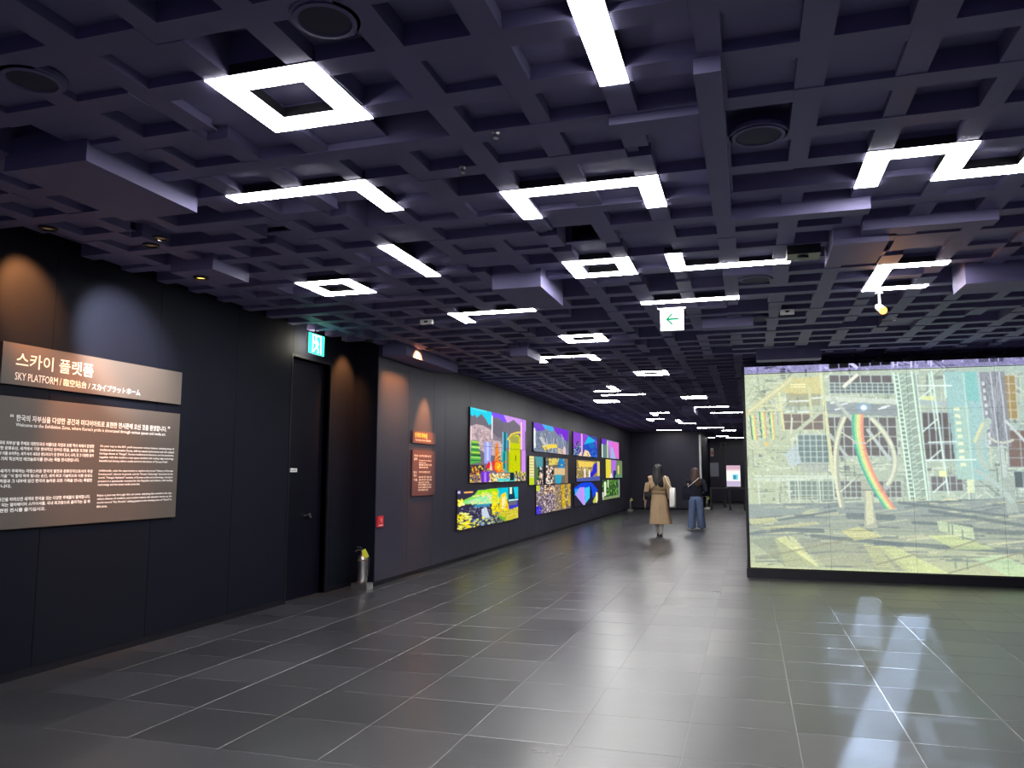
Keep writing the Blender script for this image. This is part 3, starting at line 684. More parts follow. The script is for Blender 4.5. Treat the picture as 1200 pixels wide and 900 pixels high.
    for pts, c in (([(908, 632), (922, 628), (960, 664), (921, 664)], (222, 226, 160)), ([(926, 628), (932, 629), (962, 665), (946, 664)], (218, 222, 166)), ([(990, 622), (1012, 617), (1040, 629), (1006, 634)], (216, 214, 152)), ([(1032, 640), (1052, 640), (1112, 672), (1062, 670)], (214, 224, 158)),
                   ([(1016, 637), (1032, 640), (1052, 668), (1030, 668)], (214, 220, 160)), ([(1090, 627), (1120, 627), (1166, 644), (1120, 644)], (206, 222, 158)), ([(1102, 610), (1142, 618), (1143, 632), (1104, 622)], (216, 234, 186)), ([(1140, 655), (1170, 650), (1200, 666), (1200, 676), (1176, 676)], (190, 220, 176)), ([(877, 608), (908, 606), (915, 611), (880, 615)], (216, 216, 160)), ([(890, 618), (960, 611), (966, 614), (900, 621)], (206, 206, 158)),
                   ([(1215, 630), (1250, 628), (1300, 660), (1250, 668)], (206, 218, 160))):
        pg(pts, c, .62)
    for i in range(34):                         # perforated plates
        ln((880+i*1.3-2, 633+i*.95), (908+i*1.5, 630+i*1.02), .8, (128, 138, 128), .55)
        if i < 30: ln((938+i*3.4, 632+i*.35), (965+i*3.6, 664+i*.2), .8, (140, 142, 130), .5)
    for i in range(16): ln((938+i*2.2, 634+i*2), (1016+i*3.2, 630+i*2.6), .8, (138, 140, 128), .5)
    for (a, b) in (((884, 655), (1000, 632)), ((1112, 672), (1200, 645)), ((1030, 662), (1075, 650)), ((1110, 645), (1145, 633)), ((1200, 676), (1300, 640))): ln(a, b, 1.6, (150, 152, 132), .9)
    for x, y in ((1119, 615), (1115, 612), (1130, 621), (1120, 655), (1133, 656), (1195, 641)): ln((x, y), (x, y+11), 1.6, (128, 148, 136), .9)
    # pedestal and three curved blades
    def bez(a, b, c, n=18): return [P(*[(1-t)**2*a[i]+2*t*(1-t)*b[i]+t*t*c[i] for i in (0, 1)]) for t in [k/n for k in range(n+1)]]
    pg([(1016, 560), (1031, 560), (1030, 592), (1034, 618), (1018, 619), (1020, 592)], (176, 182, 166)); pg([(1022, 574), (1028, 574), (1030, 612), (1021, 616)], (210, 212, 178), .9); ln((1016, 573), (1030, 573), 1, (130, 136, 130))
    cv.path(bez((1000, 484), (980, 526), (993, 592)), 7, (170, 178, 166)); cv.path(bez((1001, 485), (978, 526), (991, 592)), 3.5, (220, 222, 192))
    cv.path(bez((1034, 486), (1074, 530), (1046, 570)), 6.5, (176, 186, 178)); cv.path(bez((1033, 486), (1074, 528), (1048, 566)), 3.4, (218, 222, 196))
    for i, c in enumerate(((96, 178, 160), (150, 214, 160), (216, 226, 158), (232, 204, 150), (226, 158, 140))):
        o_ = -5+i*2.5; cv.path(bez((1017+o_*1.1, 482), (1010+o_, 535), (1049+o_*.9, 594)), 3.1, c)
    ln((995, 502), (1012, 514), 1.6, (206, 212, 194)); ln((1027, 514), (1044, 502), 1.6, (216, 222, 186)); ln((992, 575), (1010, 559), 1.6, (214, 220, 206)); ln((1010, 516), (1026, 516), 1.4, (206, 214, 200))
    pg([(1178, 555), (1191, 555), (1190, 585), (1193, 600), (1180, 600)], (168, 180, 172)); cv.path(bez((1166, 489), (1146, 520), (1160, 545)), 8, (176, 196, 186)); cv.path(bez((1160, 492), (1154, 504), (1150, 514)), 3, (216, 216, 176))
    cv.path(bez((1150, 550), (1172, 562), (1186, 586)), 5, (178, 196, 190)); cv.path(bez((1166, 508), (1176, 520), (1192, 512)), 2.5, (196, 204, 190)); ln((1186, 489), (1208, 518), 3, (196, 206, 206)); ln((1179, 520), (1180, 555), 5, (186, 200, 196))
    cv.noise(.045, 5); 
    cv.I = cv.I*1.03+.01
    # cooler strip above the first seam
    k0 = int(round(10*cv.n)); cv.I[:k0] = cv.I[k0+1:2*k0+1][::-1]
    m = cv.Y < -.6; lum = cv.I.mean(-1, keepdims=True)
    cv.I = np.where(m[..., None], np.clip((lum-.42)*1.9, .06, 1)*np.array([.92, .9, 1.18]), cv.I)
    return cv
vw = tag(empty('video_wall', ((VX0+VX1)/2, VY, 0)), 'big freestanding video wall showing a white steel industrial hall', 'video wall')
ox, oy = vw.location.x, vw.location.y
MB().box(VX0-.035-ox, VX1+.035-ox, .03, 1.2, 0, VZT+.005).build('cabinet', M_SCREENBODY, vw)
MB().box(VX0-.055-ox, VX1+.055-ox, -.03, 1.22, 0, VZ0-.012).build('plinth', M_SCREENBODY, vw)
fr = MB(); fr.box(VX0-.04-ox, VX0-.004-ox, -.012, .03, VZ0-.012, VZT+.01); fr.box(VX1+.004-ox, VX1+.04-ox, -.012, .03, VZ0-.012, VZT+.01)
fr.build('edge_frame', M_SCREENBODY, vw)
hall = paint_hall()
ncol, nrow = 5, 5; pw = (VX1-VX0)/ncol; ph = (VZ1-VZ0)/nrow
for c in range(ncol):
    for r in range(nrow+1):
        x0, x1 = VX0+c*pw+.0012, VX0+(c+1)*pw-.0012
        if r == 0: z1, z0 = VZT, VZ1+.008
        else: z1, z0 = VZ1-(r-1)*ph-.001, VZ1-r*ph+.001
        nx, ny = int((x1-x0)/.0078), max(4, int((z1-z0)/.0085))
        XX, ZZ = np.meshgrid(np.linspace(x0, x1, nx), np.linspace(z1, z0, ny))
        pos = np.stack([XX-ox, np.zeros_like(XX), ZZ], -1)
        u0, u1 = (x0-VX0)/(VX1-VX0)*500, (x1-VX0)/(VX1-VX0)*500
        t = lambda z: (VZ1-z)/(VZ1-VZ0)*233
        rgb = hall.sample(u0, u1, t(z1), t(z0), nx, ny)
        place('display_panel', display_mesh('display_panel', pos, rgb), None, vw)

# ------------------------------------------------------------------ wall-mounted display groups
SXW = WX2+.03
def tcor(d0, d1): return lambda t: t*d0/(d1-t*(d1-d0))
def wall_display(label, y0, z0, z1, cols, rows_, cv, group=None, uv=(0, 1, 0, 1), w=1.217):
    y1 = y0+cols*w
    root = tag(empty('wall_display', (WX2, (y0+y1)/2, z0)), label, 'video screen', group)
    MB().box(.001, .027, -(y1-y0)/2-.004, (y1-y0)/2+.004, -.004, z1-z0+.004).build('casing', M_BLACKP, root)
    for c in range(cols):
        for r in range(rows_):
            a, b = y0+c*w+.004, y0+(c+1)*w-.004; zt = z1-(z1-z0)*r/rows_-.003; zb = z1-(z1-z0)*(r+1)/rows_+.003
            nx, ny = int((b-a)*48), int((zt-zb)*80)
            YY, ZZ = np.meshgrid(np.linspace(a, b, nx), np.linspace(zt, zb, ny))
            pos = np.stack([np.full_like(YY, .029), YY-root.location.y, ZZ-z0], -1)
            U = lambda y: uv[0]+(uv[1]-uv[0])*(y-y0)/(y1-y0); V = lambda z: uv[2]+(uv[3]-uv[2])*(z1-z)/(z1-z0)
            rgb = cv.sample(U(a), U(b), V(zt), V(zb), nx, ny)
            place('display_panel', display_mesh('display_panel', pos, rgb), None, root)
    return root
def city_a():
    c = Canvas(0, 1, 0, 1, 190, (112, 106, 118)); T = tcor(13.1, 16.75); R = random.Random(1)
    P = lambda u, v: (T(u), v)
    pg = lambda pts, col, a=1: c.poly([P(*p) for p in pts], col, a)
    rc = lambda a, b, d, e, col, al=1: pg([(a, b), (d, b), (d, e), (a, e)], col, al)
    pg([(0, 0), (.42, 0), (.40, .16), (.34, .2), (.28, .12), (.2, .06), (.15, .1), (.12, .13), (.08, .09), (.04, .12), (0, .1)], (20, 205, 232)); rc(.05, 0, .3, .03, (70, 225, 245))
    pg([(.38, 0), (.7, 0), (.66, .1), (.6, .12), (.5, .06), (.4, .08)], (122, 78, 240)); pg([(.6, 0), (1, 0), (1, .2), (.9, .12), (.78, .04), (.7, .1), (.66, .1)], (206, 150, 236)); rc(.9, 0, .98, .8, (190, 130, 230))
    pg([(.0, .26), (.1, .22), (.25, .22), (.38, .26), (.5, .36), (.58, .46), (.56, .62), (.3, .62), (.2, .56), (0, .6)], (196, 172, 176)); c.speckle(0, .26, .5, .56, 160, [(176, 152, 158), (214, 192, 190), (150, 130, 140)], .006, .02, 3)
    rc(0, .25, .03, .5, (236, 200, 214)); rc(.12, .3, .16, .55, (150, 140, 150), .6); rc(.385, .05, .405, .38, (250, 246, 250)); rc(.41, .1, .6, .4, (104, 98, 112), .6)
    for x0, w, cc in ((.585, .025, (150, 214, 236)), (.64, .03, (60, 180, 210)), (.6, .05, (30, 110, 130))): rc(x0, .26, x0+w, .76, cc)
    pg([(.7, .4), (.74, .3), (.86, .26), (.9, .3), (.91, .86), (.7, .86)], (196, 204, 10)); rc(.73, .3, .87, .4, (150, 150, 90), .8); c.path([P(.68, .36), P(.74, .28), P(.82, .24), P(.9, .22)], .03, (236, 204, 80)); rc(.7, .36, .72, .55, (240, 220, 170)); rc(.81, .6, .825, .68, (60, 90, 10))
    rc(.905, .05, .93, .5, (250, 200, 214)); rc(.92, .5, .99, .86, (206, 140, 240)); rc(.9, .5, .92, .9, (120, 90, 40))
    pg([(.02, .44), (.14, .44), (.2, .72), (.0, .76)], (84, 170, 80)); 
    for i in range(8): rc(.03-.002*i, .45+.035*i, .16+.006*i, .462+.035*i, ((236, 240, 60), (40, 70, 40), (190, 240, 120), (30, 60, 50))[i % 4])
    rc(.26, .44, .38, .74, (150, 160, 236)); rc(.3, .44, .34, .7, (196, 200, 250)); pg([(.46, .46), (.5, .42), (.53, .8), (.44, .8)], (230, 130, 50)); c.speckle(.4, .55, .55, .8, 40, [(250, 150, 40), (206, 80, 40), (250, 200, 120)], .006, .014, 6)
    rc(.57, .55, .7, .86, (60, 180, 176)); rc(.6, .56, .63, .8, (20, 110, 120)); rc(.66, .5, .7, .84, (150, 110, 40), .8)
    rc(0, .76, .26, .88, (60, 54, 62)); c.speckle(0, .78, .3, 1, 130, [(240, 140, 40), (250, 200, 60), (60, 50, 60), (180, 80, 40), (236, 220, 80)], .006, .016, 7)
    pg([(.28, .8), (.34, .7), (.42, .82)], (220, 40, 60)); pg([(.35, .83), (.38, .7), (.41, .83)], (250, 210, 170)); pg([(.4, .7), (.45, .7), (.45, .84), (.42, .84)], (226, 50, 60))
    c.disc(P(.52, .78), .075, .08, (250, 150, 20)); c.disc(P(.52, .78), .03, .05, (255, 220, 60)); c.speckle(.4, .7, .58, .86, 30, [(255, 90, 40), (255, 180, 40)], .008, .016, 8)
    rc(.2, .85, .36, 1, (110, 50, 200)); rc(.26, .86, .3, .99, (170, 120, 240)); c.speckle(.3, .88, .72, 1, 150, [(250, 230, 140), (240, 200, 80), (250, 246, 220), (200, 150, 60)], .006, .018, 9); rc(.5, .95, .84, 1, (70, 220, 226), .8); c.speckle(.76, .84, 1, 1, 70, [(240, 230, 80), (60, 60, 20), (240, 200, 190), (200, 190, 40)], .006, .02, 10); rc(.72, .86, .79, .98, (20, 50, 50))
    return c.noise(.05, 2)
def city_b():
    c = Canvas(0, 1, 0, 1, 200, (52, 46, 70)); T = tcor(12.47, 16.13); P = lambda u, v: (T(u), v)
    pg = lambda pts, col, a=1: c.poly([P(*p) for p in pts], col, a)
    rc = lambda a, b, d, e, col, al=1: pg([(a, b), (d, b), (d, e), (a, e)], col, al)
    pg([(.04, .3), (.28, .16), (.34, .04), (.7, .0), (.7, .45), (.4, .42), (.1, .36)], (140, 214, 90)); pg([(.34, .06), (.7, .0), (.7, .1), (.3, .2)], (150, 220, 20)); pg([(.1, .32), (.4, .2), (.7, .2), (.7, .45), (.3, .4)], (150, 230, 190), .8); c.speckle(.2, .1, .55, .4, 60, [(230, 240, 120), (190, 240, 160), (250, 210, 160)], .01, .03, 1)
    rc(.11, .06, .26, .1, (250, 180, 90)); c.speckle(.0, .25, .08, .4, 25, [(250, 240, 60), (255, 250, 160)], .01, .03, 2); c.disc((.02, .06), .02, .04, (200, 190, 240))
    rc(.66, .0, 1, .36, (10, 190, 214)); rc(.84, .02, .96, .4, (20, 60, 80)); rc(.86, .0, .9, .2, (230, 246, 210)); pg([(.92, .0), (1, .0), (1, .3), (.95, .36)], (30, 200, 220)); rc(.84, .38, 1, .42, (190, 250, 250))
    c.speckle(.52, .1, .62, .7, 60, [(250, 230, 20), (230, 220, 60), (200, 210, 30)], .012, .03, 3, asp=1.8); pg([(.72, .2), (.8, .14), (.86, .8), (.68, .7)], (240, 210, 30)); pg([(.74, .3), (.79, .25), (.8, .65), (.73, .65)], (240, 230, 170)); c.speckle(.55, .5, .82, .8, 80, [(250, 236, 20), (200, 200, 20), (230, 160, 30)], .01, .025, 4)
    pg([(0, .44), (.42, .48), (.5, .9), (0, .95)], (50, 46, 72)); c.speckle(.05, .45, .5, .85, 220, [(70, 66, 96), (36, 32, 56), (180, 176, 190), (100, 110, 130)], .005, .013, 5); pg([(.4, .55), (.48, .5), (.54, .8), (.42, .85)], (196, 206, 226)); rc(.28, .42, .54, .5, (60, 170, 220), .7)
    c.speckle(0, .58, .18, 1, 70, [(250, 240, 40), (240, 220, 20), (250, 250, 150), (60, 60, 30)], .014, .035, 6); c.speckle(.2, .78, .52, 1, 70, [(250, 240, 40), (120, 150, 190), (40, 80, 140), (210, 210, 160), (90, 110, 90)], .01, .03, 7); c.speckle(.5, .68, .72, 1, 120, [(110, 140, 120), (160, 180, 130), (80, 90, 90), (190, 200, 150)], .007, .016, 8)
    rc(.85, .45, 1, .7, (60, 56, 190)); rc(.84, .42, .98, .55, (110, 110, 110), .8); pg([(.68, .74), (1, .62), (1, .96), (.78, 1)], (206, 196, 50)); c.speckle(.74, .66, 1, .95, 60, [(230, 210, 120), (160, 170, 30), (200, 150, 60)], .008, .02, 9); pg([(.66, .76), (.8, .9), (.8, 1), (.7, .88)], (120, 180, 40))
    return c.noise(.05, 3)
def city_c():
    c = Canvas(0, 1, 0, 1, 170, (120, 130, 152)); R = random.Random(5)
    c.poly([(0, 0), (.5, .0), (.2, .25), (0, .3)], (110, 60, 200)); c.poly([(.2, 0), (.55, 0), (.5, .2), (.3, .16)], (60, 170, 226)); c.poly([(.5, 0), (1, 0), (1, .5), (.72, .34), (.6, .2)], (116, 40, 206))
    for i in range(40):
        x = R.uniform(0, 1); c.line((x, R.uniform(.2, .5)), (x+R.uniform(-.1, .1), R.uniform(.6, 1)), R.uniform(.01, .03), R.choice(((176, 180, 186), (130, 150, 180), (90, 100, 120), (206, 200, 200))), .8)
    c.poly([(.0, .2), (.04, .2), (.05, .9), (.0, .9)], (226, 236, 240)); c.poly([(.2, .78), (.4, .68), (.62, .64), (.64, .78), (.45, .82), (.3, .96)], (236, 206, 80)); c.poly([(.12, .5), (.2, .45), (.35, .75), (.28, .8)], (206, 206, 200), .8)
    c.disc((.86, .88), .05, .2, (226, 190, 190)); c.speckle(.66, .8, .8, 1, 30, [(250, 220, 160), (230, 180, 140)], .01, .03, 4); c.speckle(0, .82, .7, 1, 80, [(50, 60, 80), (120, 150, 170), (180, 190, 190)], .008, .02, 5); return c.noise(.05, 6)
def city_d():
    c = Canvas(0, 1, 0, 1, 150, (60, 70, 150)); R = random.Random(6)
    c.poly([(0, 0), (.6, 0), (.4, .5), (0, .7)], (140, 70, 206)); c.poly([(.4, .5), (.6, .05), (.95, .2), (.6, .55)], (30, 180, 226)); c.poly([(.35, .5), (1, .2), (1, 1), (.5, 1)], (40, 80, 190)); c.poly([(.6, .4), (.8, .3), (.9, .5), (.7, .6)], (30, 110, 190)); c.poly([(.85, .1), (1, .2), (1, .6)], (120, 70, 210))
    c.rect(.3, .0, .36, .9, (236, 170, 220)); c.speckle(.0, .4, .3, 1, 60, [(40, 44, 60), (180, 190, 200), (100, 150, 140)], .012, .03, 1); c.poly([(.36, 1), (.45, .7), (.6, .75), (.72, 1)], (240, 210, 150)); c.poly([(.18, 1), (.28, .8), (.34, 1)], (250, 210, 190)); c.speckle(.55, .6, 1, 1, 50, [(20, 50, 150), (60, 130, 210)], .01, .03, 2); return c.noise(.05, 7)
def city_e():
    c = Canvas(0, 1, 0, 1, 150, (110, 130, 150))
    c.poly([(0, 0), (.3, 0), (.2, .5), (0, .4)], (110, 60, 190)); c.rect(.0, .3, .3, 1, (100, 130, 130)); c.poly([(.35, .05), (.6, .05), (.6, 1), (.45, 1)], (206, 120, 230)); c.poly([(.55, .05), (1, .05), (1, 1), (.75, .9)], (226, 110, 206)); c.poly([(.5, .4), (.62, .35), (.8, 1), (.5, 1)], (150, 180, 220)); c.rect(.28, .05, .36, 1, (190, 200, 170)); c.rect(0, .3, .06, 1, (220, 230, 220)); return c.noise(.05, 8)
def mid_c():
    c = Canvas(0, 1, 0, 1, 150, (90, 96, 90)); R = random.Random(9)
    c.rect(0, 0, .34, .8, (230, 220, 150)); 
    for i in range(8): c.line((0, .1+.1*i), (.34, .1+.1*i), .012, (150, 150, 100))
    c.rect(0, .75, .34, 1, (190, 210, 40)); c.poly([(.4, .0), (1, .0), (1, .4), (.6, .6)], (80, 150, 160)); c.poly([(.45, .5), (.7, .3), (.8, .9), (.5, .9)], (70, 120, 60)); c.speckle(.6, .4, 1, 1, 40, [(250, 226, 206), (240, 180, 160), (30, 30, 40)], .03, .06, 2); return c.noise(.05, 1)
def mid_c2():
    c = Canvas(0, 1, 0, 1, 150, (106, 100, 92))
    c.poly([(.1, .05), (.6, 0), (.5, .25), (.15, .3)], (226, 200, 90)); c.disc((.68, .25), .16, .3, (40, 130, 190)); c.rect(.36, .4, .85, .68, (214, 186, 140)); c.poly([(.38, .65), (.7, .66), (.65, 1), (.42, 1)], (50, 160, 190)); c.speckle(0, .35, .3, 1, 60, [(250, 226, 206), (226, 160, 140), (30, 26, 36), (250, 240, 230)], .02, .05, 3); c.rect(.86, 0, 1, 1, (150, 120, 90), .7); c.speckle(.0, 0, 1, .3, 30, [(60, 80, 100), (200, 190, 120)], .02, .04, 4); return c.noise(.05, 1)
def low_c():
    c = Canvas(0, 1, 0, 1, 190, (120, 104, 96))
    c.speckle(0, 0, .55, 1, 420, [(226, 206, 220), (86, 70, 130), (170, 150, 190), (40, 34, 60), (240, 224, 210), (130, 110, 160)], .008, .018, 1, asp=1.6); c.speckle(.2, 0, .5, .3, 60, [(250, 226, 180), (230, 180, 130), (60, 40, 40)], .012, .03, 2); c.rect(.0, .0, .09, .2, (190, 206, 60)); c.speckle(0, .72, .12, 1, 50, [(50, 40, 220), (80, 60, 240), (60, 50, 140)], .015, .03, 3)
    c.rect(.5, .0, .66, 1, (150, 130, 110), .8); c.poly([(.68, .05), (.8, 0), (.84, .9), (.72, .95)], (196, 160, 30)); c.poly([(.88, .0), (1, .0), (1, .9), (.92, .9)], (186, 156, 60)); c.speckle(.5, .1, 1, .95, 90, [(220, 196, 140), (120, 96, 40), (90, 80, 80), (230, 200, 60)], .01, .02, 4, asp=2); return c.noise(.06, 2)
def mid_d():
    c = Canvas(0, 1, 0, 1, 150, (150, 130, 84))
    c.poly([(.05, .05), (.75, .05), (.65, .3), (.1, .35)], (236, 200, 90)); c.speckle(0, .3, .6, .9, 90, [(206, 180, 110), (120, 100, 60), (230, 210, 150)], .015, .035, 1); c.poly([(.9, 0), (.97, .1), (.9, .5), (.6, .85), (.5, .7), (.72, .4)], (44, 40, 196)); c.rect(.88, .0, 1, 1, (220, 200, 110)); c.poly([(.7, .2), (.88, .05), (.86, .5), (.6, .85)], (50, 44, 200)); c.rect(.3, .4, .36, 1, (240, 236, 230)); c.rect(.5, .45, .55, 1, (240, 240, 240)); c.poly([(0, .85), (1, .75), (1, 1), (0, 1)], (80, 90, 160)); return c.noise(.05, 3)
def low_d():
    c = Canvas(0, 1, 0, 1, 150, (40, 38, 50))
    c.poly([(.0, .2), (.3, .0), (.7, .0), (1.0, .4), (.75, .75), (.72, .35), (.0, .35)], (24, 70, 220)); c.vgrad(.03, .24, .62, .6, (40, 150, 240), (60, 190, 236)); c.poly([(.2, .2), (.4, .2), (.42, 1), (.36, 1), (.05, .5)], (170, 150, 246)); c.poly([(.3, .2), (.36, .2), (.4, .95), (.34, .95)], (214, 140, 236)); c.poly([(.42, .24), (.62, .2), (.62, .7), (.42, .95)], (60, 196, 240)); c.poly([(0, .55), (.06, .5), (.3, 1), (0, 1)], (40, 38, 50)); c.poly([(.64, .75), (.4, 1), (.68, 1)], (40, 38, 50)); c.rect(.64, .2, .69, 1, (24, 30, 90)); c.poly([(.75, .9), (.9, .6), (1, .5), (1, .9), (.8, 1)], (190, 196, 70)); c.rect(.9, .5, .96, 1, (240, 230, 200)); return c.noise(.04, 4)
def mid_e():
    c = Canvas(0, 1, 0, 1, 120, (110, 120, 90)); c.rect(0, 0, .3, 1, (220, 206, 70)); c.poly([(.3, 0), (.62, 0), (.56, .8), (.34, 1)], (170, 110, 220)); c.rect(.42, .6, .6, 1, (30, 50, 90)); c.rect(.62, .1, 1, 1, (110, 130, 90)); c.rect(.7, .3, .8, .8, (210, 206, 120)); c.poly([(.2, 1), (.3, .7), (.4, 1)], (250, 220, 220)); c.rect(.55, .85, 1, 1, (90, 140, 110)); return c.noise(.06, 5)
def low_e():
    c = Canvas(0, 1, 0, 1, 120, (56, 90, 50)); c.speckle(0, 0, 1, .9, 120, [(40, 70, 30), (90, 150, 60), (120, 180, 70), (30, 50, 40)], .015, .04, 6, asp=2); c.rect(.1, .1, .2, .8, (226, 236, 206)); c.rect(.28, .0, .34, .4, (220, 230, 190)); c.rect(0, .6, .06, 1, (230, 236, 220)); c.rect(.94, 0, 1, .9, (190, 190, 210), .7); c.rect(.0, .85, 1, 1, (150, 160, 120), .7); return c.noise(.06, 6)
wall_display('largest lit screen block, temples, lotus and yellow gate, three by two', 13.08, 1.303, 2.650, 3, 2, city_a())
wall_display('lit screen strip of yellow flowers and green dragon, nearest the floor by the maroon sign', 12.47, .515, 1.190, 3, 1, city_b())
wall_display('lit screen strip with violet sky and golden horn, beside the largest block', 17.38, 1.975, 2.650, 3, 1, city_c())
wall_display('single narrow lit screen with pale lattice tower, under the golden horn strip', 17.0, 1.21, 1.865, 1, 1, mid_c())
wall_display('lit screen pair with blue globe and masks, under the golden horn strip', 18.5, 1.21, 1.865, 2, 1, mid_c2())
wall_display('lit screen strip with purple crowd and gold pillars, near the floor', 17.60, .525, 1.195, 3, 1, low_c())
wall_display('lit screen strip with cyan and blue peaks and pink pole', 21.64, 1.98, 2.650, 3, 1, city_d())
wall_display('lit screen strip with golden bowl and blue swirl', 22.05, 1.235, 1.865, 3, 1, mid_d())
wall_display('lit screen strip with glowing blue and lilac lantern shape', 21.70, .53, 1.20, 3, 1, low_d())
wall_display('lit screen strip with pink and violet aurora', 26.1, 2.0, 2.650, 3, 1, city_e())
wall_display('lit screen strip with violet column between yellow facades', 26.85, 1.31, 1.96, 3, 1, mid_e())
wall_display('lit screen strip with green bamboo garden', 26.15, .575, 1.25, 3, 1, low_e())

# ------------------------------------------------------------------ fire extinguishers
def extinguisher(x, y, label, rz=0):
    root = tag(empty('fire_extinguisher', (x, y, 0), rz), label, 'extinguisher', 'steel fire extinguishers')
    s_ = MB(); s_.box(-.11, .11, -.09, .09, 0, .02); s_.box(-.11, -.10, -.09, .09, .02, .075); s_.box(.10, .11, -.09, .09, .02, .075); s_.box(-.1, .1, -.09, -.08, .02, .075); s_.box(-.1, .1, .08, .09, .02, .075)
    s_.build('stand', M_STEEL, root)
    MB().lathe([(.055, .02), (.065, .03), (.065, .36), (.058, .40), (.035, .425), (.024, .435), (.024, .455)], 20).build('cylinder', M_STEEL, root, True)
    MB().lathe([(.066, .355), (.067, .36), (.067, .37), (.066, .375)], 20).build('band', mat('dark_band', (.2, .12, .1), .5, noise=.1), root, True)
    v = MB(); v.lathe([(.02, .455), (.02, .49), (.012, .5)], 12); v.build('valve', M_BLACKM, root, True)
    MB().tube([(-.01, 0, .485), (-.06, 0, .49), (-.11, 0, .47)], .010, 6).build('lever', M_CHROME, root)
    MB().tube([(0, 0, .505), (-.04, 0, .525), (-.08, 0, .525)], .010, 6).build('carry_handle', M_CHROME, root)
    MB().tube([(.015, 0, .47), (.06, 0, .46), (.085, 0, .40), (.085, 0, .25), (.08, 0, .16)], .011, 8).build('hose', M_BLACKP, root, True)
    t = MB(); t.box(-.03, .03, -.002, .002, -.11, 0, Matrix.Translation((.045, -.07, .50)) @ Matrix.Rotation(-.5, 4, 'Y')); t.build('inspection_tag', M_YELLOW, root)
    return root
extinguisher(-4.80, 9.27, 'steel fire extinguisher with yellow tag on stand at the wall corner')
extinguisher(-4.52, 31.2, 'steel fire extinguisher on stand in the far corner by the end wall')
extinguisher(-1.72, 34.0, 'steel fire extinguisher in the alcove beside the black desk')

# ------------------------------------------------------------------ alcove: desk, kiosk, notices
tb = tag(empty('desk', (-.85, 33.3, 0)), 'black open-frame desk in the alcove', 'desk')
MB().box(-.7, .7, -.3, .3, .84, .89).build('tabletop', M_BLACKM, tb)
for sx in (-.66, .08, .64):
    for sy in (-.26, .26): MB().box(sx-.03, sx+.03, sy-.03, sy+.03, 0, .84).build('leg', M_BLACKM, tb)
MB().box(-.05, .62, -.2, .2, .18, .20).build('shelf', M_GREYP, tb)
kk = tag(empty('kiosk_screen', (-.61, 33.25, .89)), 'upright lit kiosk screen standing on the black desk', 'screen')
MB().box(-.30, .30, 0, .06, .03, .94).build('casing', M_BLACKP, kk); MB().box(-.2, .2, -.08, .14, 0, .03).build('base', M_BLACKP, kk)
kc = Canvas(0, 1, 0, 1, 60, (246, 240, 240)); kc.rect(0, 0, 1, .22, (206, 170, 190)); kc.rect(0, .74, 1, 1, (190, 176, 206)); kc.rect(0, .2, 1, .26, (236, 206, 206)); kc.rect(.45, .42, .85, .68, (120, 210, 226)); kc.rect(.5, .48, .7, .66, (60, 140, 170)); kc.rect(.0, .3, .3, .7, (255, 246, 236))
YY, ZZ = np.meshgrid(np.linspace(-.27, .27, 40), np.linspace(.91, .06, 60))
place('lit_screen', display_mesh('lit_screen', np.stack([YY, np.full_like(YY, -.002), ZZ], -1), kc.sample(0, 1, 0, 1, 40, 60)), None, kk)
nb = tag(empty('notice_board', (-2.0+.0, FAR, 1.3)), 'pale grey notice board on the alcove wall', 'notice board'); nb.location = (-2.02, FAR, 1.33)
nb.location.x = -1.75
MB().box(-.26, .26, -.03, -.001, 0, .68).build('panel', mat('pale_notice', (.3, .3, .38), .5, noise=.05), nb); MB().box(-.28, .28, -.02, -.0005, -.02, .70).build('frame', M_GREYP, nb)
es_ = tag(empty('extinguisher_sign', (-1.78, FAR, 2.35)), 'small red and white extinguisher sign above the notice board', 'sign')
MB().box(-.07, .07, -.012, -.001, 0, .42).build('plate', M_WHITEP, es_); 
sg = MB(); sg.box(-.035, .035, -.014, -.012, .05, .25); sg.box(-.015, .015, -.014, -.012, .25, .33); sg.build('symbol', M_RED, es_)
post = tag(empty('camera_post', (-1.05, 36.0, 0)), 'dark post with a white camera head beside the kiosk', 'camera post')
MB().box(-.07, .07, -.07, .07, 0, 2.62).build('pole', M_BLACKM, post); MB().box(-.14, .14, -.12, .12, 2.62, 2.84).build('camera_head', M_GREYP, post); MB().lathe([(.05, 0), (.05, .02), (.003, .025)], 14, c=(0, -.12, 2.73), M=Matrix.Rotation(PI/2, 3, 'X')).build('lens', M_BLACKP, post)
pt = tag(empty('wall_switch', (-.02, FAR, 1.3)), 'thin white vertical plate on the alcove wall', 'switch plate'); MB().box(-.04, .04, -.02, -.001, 0, .5).build('plate', M_WHITEP, pt); MB().box(-.015, .015, -.024, -.02, .2, .3).build('button', M_GREYP, pt)

